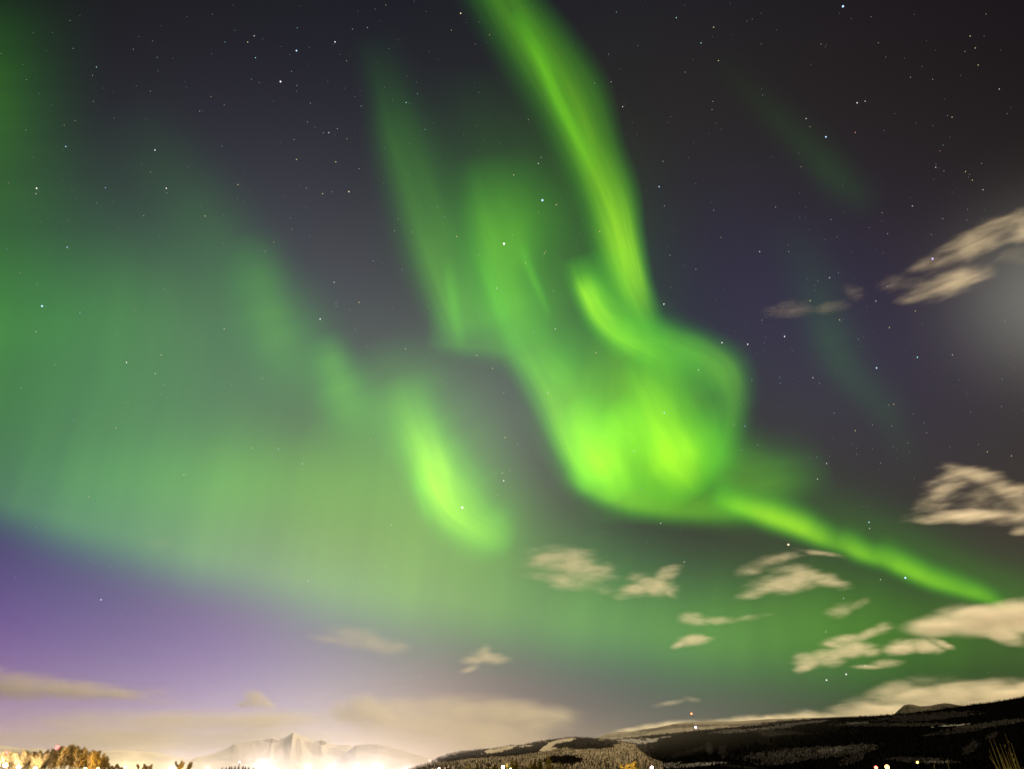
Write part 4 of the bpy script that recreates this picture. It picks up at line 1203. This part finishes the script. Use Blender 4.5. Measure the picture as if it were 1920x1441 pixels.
# ---------------------------------------------------------------- stars
# sighting offsets of each field, its scale, then x, y, size 1-6, colour of every star
STAR_FIELDS = """\
68.6,353.1,5w;67.6,363.4,3w;123.3,274.8,4b;116.9,281.1,1t;290.5,281.5,4w;311.8,353.1,4w;313.1,361.8,2t;125.9,463.4,4b;180.9,125.9,3t;173.6,141.6,2y;137.2,90.9,2y;250.2,92.6,2w
294.8,107.9,2t;282.1,171.2,2t;140.9,226.2,2y;120.3,234.8,2y;174.9,190.2,2y;197.5,352.1,3b;384.7,405.1,3y;446,346.1,3y;476.7,67.6,3w;464.4,79.3,3y;422.1,79.3,2t;471.4,148.6,2b
479,108.6,3t;420.4,196.9,2r;395.7,181.2,2y;374.4,208.5,2w;379.7,207.5,1w;282.5,322.8,2y;265.2,308.5,1y;352.4,312.8,1w;375.7,388.7,1w;269.5,404.4,2w;16.7,343.1,2y;117.3,337.4,1t
134.9,358.8,1t;143.2,372.8,1t;213.2,376.1,1t;75.9,415.4,1y;57.3,408.7,1t;13,467,2t;416.4,274.2,2b;456.4,377.4,1b;444.7,371.4,1b;347.1,152.9,1w;349.4,163.6,1w;87.3,95.6,1y
96.9,196.5,1y;272.5,222.2,1y;192.5,165.6,1t;299.1,442.4,1w;339.8,462.4,1w;282.8,470.4,1w;323.8,109.6,1b;555.9,95.3,5b;526,153.2,5w;628.2,78.9,4w;625.2,82.9,1w;557.3,52.6,2t
546.6,134.2,2b;556.6,160.6,2t;512.3,190.2,1y;581.9,193.5,2t;660.9,55,2t;688.9,52,2w;671.2,21,1t;723.2,9.7,2y;863.7,25.3,4y;846.4,57,2y;918,65.6,2y;898.4,41.6,1t
649.9,114.3,2y;638.2,102.3,1t;708.8,116.9,1t;576.3,228.8,2b;590.3,239.2,1b;606.2,249.2,2t;616.6,248.8,3w;632.6,241.8,2w;627.6,252.5,1t;650.6,260.5,2y;551.6,261.8,2y;555.9,299.1,3y
629.6,303.5,3y;673.2,316.5,2w;654.2,359.4,4y;604.9,363.1,3y;622.9,359.8,2b;574.3,352.4,2y;562.9,348.1,1w;531,368.4,1w;573.9,389.4,1b;547,429.7,2y;579.9,441.7,1y;513.3,454,2y
497.3,471.4,2w;492,470.7,1w;746.5,411.1,2y;739.8,432.4,2y;773.5,435.4,2y;856.1,443.4,3y;844.8,446.7,1y;945,457,6w;820.4,388.4,2t;833.8,405.7,2t;898.7,477.7,2w;705.2,294.8,1y
720.5,277.1,1w;796.8,242.8,2t;761.5,192.5,3t;767.8,193.9,1t;782.8,175.9,2t;780.8,153.9,1t;804.5,96.6,1w;822.1,111.9,1t;898.1,173.9,1t;907,263.2,1w;869.1,252.2,1t;893.1,236.2,1w
720.8,163.9,1w;677.2,199.2,2t;665.5,181.5,1t;646.6,165.6,1b;665.9,244.2,1w;936,269.8,1w;945.7,329.1,1y;936.7,368.1,1y;799.1,22,1t;527.3,87.6,1t;1017,375.4,6b;1009.3,306.5,3w
1014.6,295.1,2w;1042.9,383.7,3y;1009.3,398.7,2y;963.3,328.1,3y;990.6,224.5,2y;1051.3,244.5,1y;1103.2,263.8,2y;1124.2,434,3y;1020.6,474.7,3y;1023.3,470.7,2y;1092.6,412.1,1t;1167.5,200.2,3w
1145.9,153.6,2w;1114.9,156.2,2t;1073.9,80.6,1t;1155.9,23,2t;1268.1,33.6,3t;1338.1,51.3,3y;1314.4,80.9,3t;1347.1,113.9,3y;1284.5,135.6,2t;1336.7,190.5,2w;1335.1,205.5,2y;1342.4,231.5,1w
1235.8,350.1,4b;1212.5,355.8,1w;1245.8,386.1,2w;1243.1,302.5,2w;1290.8,295.8,1w;1351.7,445,2y;1424.4,471.7,3w;1338.1,394.1,2w;1333.4,379.1,1w;1256.1,478.3,2w;1169.9,331.8,1t;1155.5,347.1,1y
1141.2,100.9,1y;1194.5,251.5,1w;1172.5,252.8,1w;1258.1,218.9,1w;1253.1,229.5,1w;1352.7,242.5,1w;1300.4,267.8,1w;1283.8,10.3,1t;1010.3,171.9,1w;1025.6,208.9,1w;1049.3,165.2,1t;1067.6,200.9,1t
960.7,440.7,2y;1580.6,12.3,6b;1574.2,25.3,1y;1548.6,256.8,5b;1607.2,192.9,4w;1622.2,189.9,3w;1603.6,248.5,3r;1511.6,222.5,3w;1518.9,237.5,2y;1539.6,82.9,2y;1549.3,83.9,1y;1646.9,80.6,2y
1520.6,120.9,1y;1819.1,68,3y;1828.7,90.3,3y;1834.1,122.3,3y;1809.4,96.9,2w;1873.7,167.2,3w;1895.7,201.5,1w;1848.7,26.6,2y;1785.1,219.9,3y;1780.8,257.5,1y;1840.4,306.5,2y;1754.5,313.8,3w
1760.5,315.5,1w;1769.8,320.8,2y;1810.4,321.8,3y;1817.7,327.1,2b;1823.1,337.8,3y;1843.1,355.8,3w;1750.5,336.1,1w;1710.8,386.1,3w;1707.2,370.4,1w;1653.9,398.7,2w;1664.2,438,2w;1653.2,414.7,1w
1746.5,439.7,2t;1789.8,454.4,2t;1724.5,470.4,1w;1558.3,411.4,2b;1516.6,430.7,1t;1511,387.7,1b;1499,362.1,1t;1454.3,388.1,2w;1502,312.8,2y;1497.6,287.5,1t;1448.7,293.8,1w;1580.6,348.8,1t
1582.9,398.1,1w;1748.8,148.9,2w;1707.2,145.2,2w;1737.1,76.6,1y;1753.8,94.6,1w;1695.8,109.3,1w;1767.8,409.7,2w;1655.5,474,1w;1641.9,467.4,1b;1479,471.7,2w;1762.5,283.1,2r;1846.1,394.1,1y
78.9,573.6,6b;67.3,621.6,3w;149.9,586.3,3b;38,511.3,2y;69.3,533,2y;102.9,683.5,2w;237.2,679.2,4w;291.1,700.2,3w;307.1,720.8,2w;301.1,739.8,2y;302.1,665.2,3y;251.5,581.6,2y
219.2,625.9,2y;308.5,541.3,2y;420.4,616.2,3y;434.4,720.5,2w;239.8,754.5,2y;216.9,801.5,3y;183.2,741.5,1w;138.6,787.5,2w;129.6,744.5,1w;39.3,727.2,2w;146.2,853.4,1w;113.6,828.4,1w
410.1,842.1,2y;473,839.4,3y;344.8,889.7,3w;166.6,931,3y;215.9,943,2w;41.3,923.4,1w;95.3,884.1,1w;374.4,561.6,1w;389.7,595.9,1w;374.8,645.2,1w;300.8,589.6,1w;273.2,606.6,1w
70,793.5,1t;135.2,670.9,1t;418.1,549.6,1w;866.7,951,6w;944.4,900.7,4w;941.7,886.1,3y;947,819.8,3y;933.7,928,2w;956.3,881.7,2w;694.9,824.1,3y;626.6,529,3w;600.3,597.9,4w
673.2,566.6,3y;655.5,580.9,2y;665.9,618.2,2y;688.9,648.6,2y;760.1,653.6,3w;753.2,505.6,2b;630.9,565.9,2b;628.9,569.3,2b;633.2,567.3,1b;630.6,573.6,2b;634.6,570.6,1b;632.2,574.9,1b
628.6,576.6,1b;736.2,577.3,2y;802.8,575.3,2y;931,540.3,3w;939.4,510,2y;856.1,500.7,1w;853.8,626.2,2b;893.7,665.9,3y;923.4,690.5,3y;826.8,710.8,2y;815.1,674.9,2y;944.7,736.2,2w
522.3,841.4,3w;510,851.4,2w;566.9,868.7,3w;524.3,909.7,2w;548,916.7,2y;491.7,709.8,2w;554,767.1,2b;660.9,738.8,2y;518.3,632.6,2y;518.6,638.6,2b;750.8,676.5,1w;773.1,756.8,2b
801.1,761.1,1y;855.1,770.5,1y;894.7,761.1,1y;857.1,827.8,2b;725.2,817.8,1w;699.9,489,2w;714.8,492,1w;709.8,486,1w;708.2,624.9,1w;660.2,703.9,2w;628.2,716.8,1w;664.9,784.8,1y
638.2,845.4,2y;807.4,691.9,1b;822.8,694.2,1w;720.2,687.2,1w;752.2,932,1t;899.1,776.5,1y;591.6,787.1,1t;1245.5,773.5,4t;1244.8,569.9,4w;1353.7,642.2,4w;1402,645.2,4w;1309.8,693.2,3w
1117.6,660.9,3y;1040.9,616.6,3w;1027.3,736.2,3w;1050.3,748.5,2y;1188.8,845.1,3w;1197.2,839.1,2w;985.3,493,3y;1037.9,545.6,2w;1000,621.2,2w;1025,648.6,2y;1142.2,580.6,1w;1304.8,504.7,2w
1397,798.5,3b;1391,843.4,2b;1420.4,833.4,2t;1409.7,711.8,2t;1376.1,795.5,2w;1158.2,949,2r;1043.3,939,1w;1201.5,915,2w;1343.4,937.4,2t;1388,755.1,2b;1390.4,725.8,1w;1353.1,580.9,1w
970.7,832.1,2w;1223.2,742.2,1w;1138.2,830.4,1w;1080.3,869.4,1w;1061.6,905,1y;1355.7,884.4,1t;1318.4,680.9,1y;1429,599.9,2y;1281.5,497.3,1t;1398.4,609.6,1b;1435.7,632.6,1b;1378.4,621.2,1b
1418.7,636.6,1y;1433.4,655.2,1y;1418.4,662.2,1y;1081.6,556.6,1y;1189.5,643.9,1y;1748.5,485,6v;1643.5,689.5,5b;1471,630.6,4w;1720.1,669.5,4t;1555.3,520.6,3w;1571.9,511,2t;1519.3,563.6,3y
1574.2,599.6,3y;1581.9,597.3,1w;1642.2,564.3,3w;1716.1,582.9,3y;1667.5,613.9,3y;1663.9,536.6,2w;1524.3,707.8,3w;1536.6,718.5,2t;1462,707.2,2b;1463,718.5,2t;1785.8,664.9,3y;1675.8,757.5,3r
1665.8,758.8,2y;1712.8,775.8,2b;1732.8,791.8,2b;1704.5,794.5,1t;1671.8,797.8,2t;1702.5,830.4,2t;1705.2,847.1,1b;1737.5,810.8,2y;1603.6,806.8,3y;1635.9,795.8,2y;1563.9,774.1,2t;1562.3,821.4,1t
1834.7,832.8,2y;1851.1,846.4,3y;1896.4,854.1,3y;1877.7,761.8,2t;1878.7,711.2,2t;1884.4,600.9,2y;1549.9,868.4,3w;1531.9,856.4,2t;1518.3,858.4,1w;1555.6,854.4,1w;1532.9,897.7,3w;1651.2,867.4,2t
1617.9,948.7,1y;1609.2,635.6,2t;1619.2,632.6,1b;1616.2,649.9,1w;1566.6,694.5,1y;1520.3,606.9,1w;1910.7,686.2,1y;1897,728.5,1y;1817.4,659.5,1t;1483.6,652.6,1b;1698.2,655.5,1w;1680.5,842.8,1t
189.5,1123.5,4w;228.2,1153.5,2w;222.2,983.3,2y;28,1082.2,2w;165.9,1050.2,2w;207.2,1061.9,2w;274.2,1081.9,2w;229.2,1042.5,1w;68,988.6,2w;214.9,1213.1,2w;299.8,1146.8,1w;306.8,1143.1,1w
257.5,1138.1,1w;62,1254.7,2w;404.4,1284.7,2y;415.7,1129.8,1w;460,1140.5,2w;398.1,968.3,2y;472,1018.2,1w;451.4,1048.9,1w;734.2,983.6,3w;754.2,990.9,2w;786.5,1008.2,2w;720.8,1063.5,3y
674.2,1088.8,3w;717.2,1114.5,2y;577.6,1088.2,3w;584.6,1085.5,2y;543,1039.5,2w;501,1166.5,2w;785.8,1267.7,3y;740.2,1248.1,2y;605.2,1308.4,2y;889.7,1028.9,2y;890.4,998.2,1w;834.1,1151.8,1w
623.6,1030.2,1w;887.1,1114.2,1y;610.9,959.6,1w;650.9,929,1w;1238.8,980.3,3w;1283.1,1052.9,3w;1233.2,1035.9,2y;1339.1,1027.9,2t;1325.1,1048.9,2y;1132.9,1071.9,2y;987.3,1105.2,2y;989.6,1024.6,1y
1201.5,1172.8,2w;1105.6,1174.5,2w;1114.9,1154.5,1w;1081.6,1142.1,1w;979.7,1189.8,2y;1019.3,1235.1,2y;1020,1200.1,1w;1206.5,1315.7,2w;1221.5,1264.1,2w;1408,1268.7,2w;1277.8,1233.4,2y;1314.8,1182.5,2y
1245.8,1146.5,2w;1243.5,1160.1,1w;1429.4,1181.8,2t;1436.3,958.6,2w;1401,1086.2,1y;1255.1,1086.8,1w;1163.5,1043.2,1w;1164.5,1123.2,1w;1368.7,1120.2,1w;977.7,933,1w;1013.6,973.6,1w;1132.6,997.2,1w
1297.8,1321.4,1y;1478.2,1020.4,6o;1697.6,1082.6,6b;1629.3,978.5,4t;1629.6,970.3,1w;1630.4,990.1,3w;1613.8,993,2w;1609.8,1001.1,1t;1542.1,977.1,1w;1600.9,1036.2,1w;1524.4,1051.5,1w;1651,1085.8,3w
1581.4,1121.1,3w;1617.2,1137.2,2y;1638.8,1154.1,2y;1673.9,1166.2,2b;1708.2,1160.9,2w;1781.2,1129,2y;1788.1,1194.4,2y;1735.9,1191.8,2y;1548.4,1183.6,3w;1477.7,1158.8,2y;1517.3,1185.2,1y;1622.2,1247.2,4w
1586.6,1263.3,5w;1549.7,1274.1,5w;1551.6,1253,2w;1562.6,1294.9,2y;1637.8,1272.2,2y;1706.4,1268.8,1y;1730.9,1031.5,2y;1840.6,1006.7,2y;1850.9,1045.2,2y;1491.7,1157.8,1y"""

STAR_LABELS = {       # the brightest, each told apart by what is near it
    (1581, 12): 'bright blue-white star at the very top of the dark sky, above the faint olive streak',
    (1017, 375): 'brilliant blue star close to the inner side of the bright green ribbon',
    (945, 457): 'brilliant white star shining through the dim emerald curtain',
    (1749, 485): 'violet-blue star at the edge of the moonlit cloud near the moon glow',
    (79, 574): 'brilliant blue star in the green veil far out above the lamplit trees',
    (867, 951): 'largest white star, shining through the lone lime patch of aurora',
    (1478, 1020): 'bright orange star just below the bright knots of the narrow green tail',
    (1698, 1083): 'bright blue-white star on the lower edge of the narrow green tail',
    (556, 95): 'bright bluish star, upper one of a pair in the dark gap high in the sky',
    (526, 153): 'bright white star, lower one of a pair in the dark gap high in the sky',
    (1549, 257): 'bright blue star beside the faint olive streak of aurora',
    (69, 353): 'bright white star with a small one just under it in the dim green glow',
    (1644, 690): 'bright bluish star in the dark violet sky beside the faint winding streak',
    (1587, 1263): 'middle one of three bright stars in a slanting row above the snowy ridge',
    (1550, 1274): 'lowest of three bright stars in a slanting row above the snowy ridge',
    (864, 25): 'yellow star high in the sky next to the start of the bright ribbon',
    (628, 79): 'medium white star with faint companions high in the dark gap',
    (1607, 193): 'medium white star, lower one of a close pair above the blue star',
    (123, 275): 'medium bluish star with a faint one below it in the dim green glow',
    (290, 282): 'medium white star beside the dim green glow, the higher of two',
    (1236, 350): 'medium blue star in the dark sky just outside the bright ribbon',
    (312, 353): 'medium white star beside the dim green glow, the lower of two',
    (654, 359): 'medium yellowish star in the dark gap beside the dim emerald curtain',
    (126, 463): 'medium blue star above the brilliant blue star in the green veil',
    (1245, 570): 'medium white star just off the lower end of the bright ribbon',
    (600, 598): 'medium white star beside the tiny tight star cluster',
    (1471, 631): 'medium white star alone between the glowing swirl and the faint winding streak',
    (1354, 642): 'medium white star just inside the upper rim of the glowing swirl',
    (1402, 645): 'medium white star just outside the upper rim of the glowing swirl',
    (1720, 670): 'medium teal star to one side of the bright bluish star in the dark violet sky',
    (237, 679): 'medium white star amid the pale green veil',
    (1246, 774): 'medium teal-white star inside the glowing swirl',
    (944, 901): 'medium white star under a small orange one in the dark gap beside the lime patch',
    (1629, 978): 'medium teal star, head of a small vertical line of stars above the narrow green tail',
    (190, 1124): 'medium white star in the violet glow below the green veil',
    (1622, 1247): 'highest of three bright stars in a slanting row above the snowy ridge',
}
STAR_COLS = {'w': (1, .96, .95), 'b': (.45, .68, 1), 'y': (1, .82, .42), 't': (.45, .95, .9), 'r': (1, .55, .45), 'o': (1, .72, .5), 'v': (.5, .42, 1)}
STAR_WORDS = {'w': 'white', 'b': 'bluish', 'y': 'yellowish', 't': 'teal', 'r': 'reddish', 'o': 'orange', 'v': 'violet'}
STAR_PX = {1: 0.58, 2: 0.70, 3: 0.88, 4: 1.1, 5: 1.4, 6: 1.85}
STAR_LUM = {1: 0.34, 2: 0.52, 3: 0.85, 4: 1.3, 5: 1.6, 6: 1.9}


def star_place(x, y):
    if y < 480:
        return ('in the dim green glow high at the edge of the sky' if x < 280 else 'in the dark gap between the green glow and the emerald curtain' if x < 700
                else 'around the dim emerald curtain and the upper ribbon' if x < 1180 else 'in the dark sky outside the upper ribbon' if x < 1480 else 'in the darkest sky above the moonlit cloud')
    if y < 960:
        return ('in the upper part of the pale green veil' if x < 480 else 'between the veil and the emerald curtain' if x < 800
                else 'in the gap between lime patch and swirl' if x < 1000 else 'shining through the glowing swirl' if x < 1400 else 'in the violet sky between swirl and moon glow')
    return ('low over the violet glow of the town' if x < 480 else 'low over the pale mountains' if x < 960 else 'among the small clouds under the swirl' if x < 1400 else 'among the clouds above the dark hill')


def stars():
    dist = 52000.0
    rng = random.Random(5)
    bm = bmesh.new()
    bmesh.ops.create_icosphere(bm, subdivisions=2, radius=1.0)
    ball = bpy.data.meshes.new('star')
    bm.to_mesh(ball); bm.free()
    ball.polygons.foreach_set('use_smooth', [True] * len(ball.polygons))
    ball.materials.append(None)
    mats = {}
    cat = []
    for r in STAR_FIELDS.replace('\n', ';').split(';'):
        if not r.strip(): continue
        a, b, c = r.split(',')
        cat.append((float(a), float(b), int(c[0]), c[1]))
    cat.sort(key=lambda q: -q[2])
    faint_v, faint_f = [], []
    for i, (x, y, s, c) in enumerate(cat):
        d = aim(x, y)
        px = (aim(x + 1, y) - d).length
        if i < 300:
            if (s, c) not in mats:
                mats[s, c] = glow_mat('starlight_%s' % STAR_WORDS[c], STAR_COLS[c], STAR_LUM[s])
                mats[s, c].cycles.emission_sampling = 'NONE'
            o = bpy.data.objects.new('star', ball)
            COL.objects.link(o)
            o.location = EYE + d * dist
            o.scale = [dist * px * STAR_PX[s]] * 3
            o.material_slots[0].link = 'OBJECT'
            o.material_slots[0].material = mats[s, c]
            lab = None
            for (lx, ly), t in STAR_LABELS.items():
                if s >= 4 and abs(lx - x) < 1.6 and abs(ly - y) < 1.6: lab = t
            if not lab:
                lab = '%s %s star %s' % ('small' if s == 3 else 'tiny', STAR_WORDS[c], star_place(x, y))
            tag(o, lab, 'star', 'bright stars' if s >= 4 else 'stars ' + star_place(x, y))
        else:
            _octa(faint_v, faint_f, EYE + d * dist, dist * px * STAR_PX[1])
    for k in range(420):                     # the star dust between them
        x, y = rng.uniform(-60, 1980), rng.uniform(-60, 1330) ** 1.0
        d = aim(x, y)
        _octa(faint_v, faint_f, EYE + d * dist, dist * 7.0e-4 * rng.uniform(0.4, 0.75))
    me = mesh_of('faint_stars', faint_v, faint_f)
    m = glow_mat('starlight_faint', (.85, .95, .9), 0.36)
    m.cycles.emission_sampling = 'NONE'
    o = link_mesh('faint_stars', me, m)
    tag(o, 'countless faintest stars sprinkled as pinpricks over the whole night sky', 'stars', kind='stuff')


def _octa(v, f, c, r):
    k = len(v)
    for a in ((1, 0, 0), (-1, 0, 0), (0, 1, 0), (0, -1, 0), (0, 0, 1), (0, 0, -1)):
        v.append(c + Vector(a) * r)
    for a in ((0, 2, 4), (2, 1, 4), (1, 3, 4), (3, 0, 4), (2, 0, 5), (1, 2, 5), (3, 1, 5), (0, 3, 5)):
        f.append(tuple(k + q for q in a))


stars()
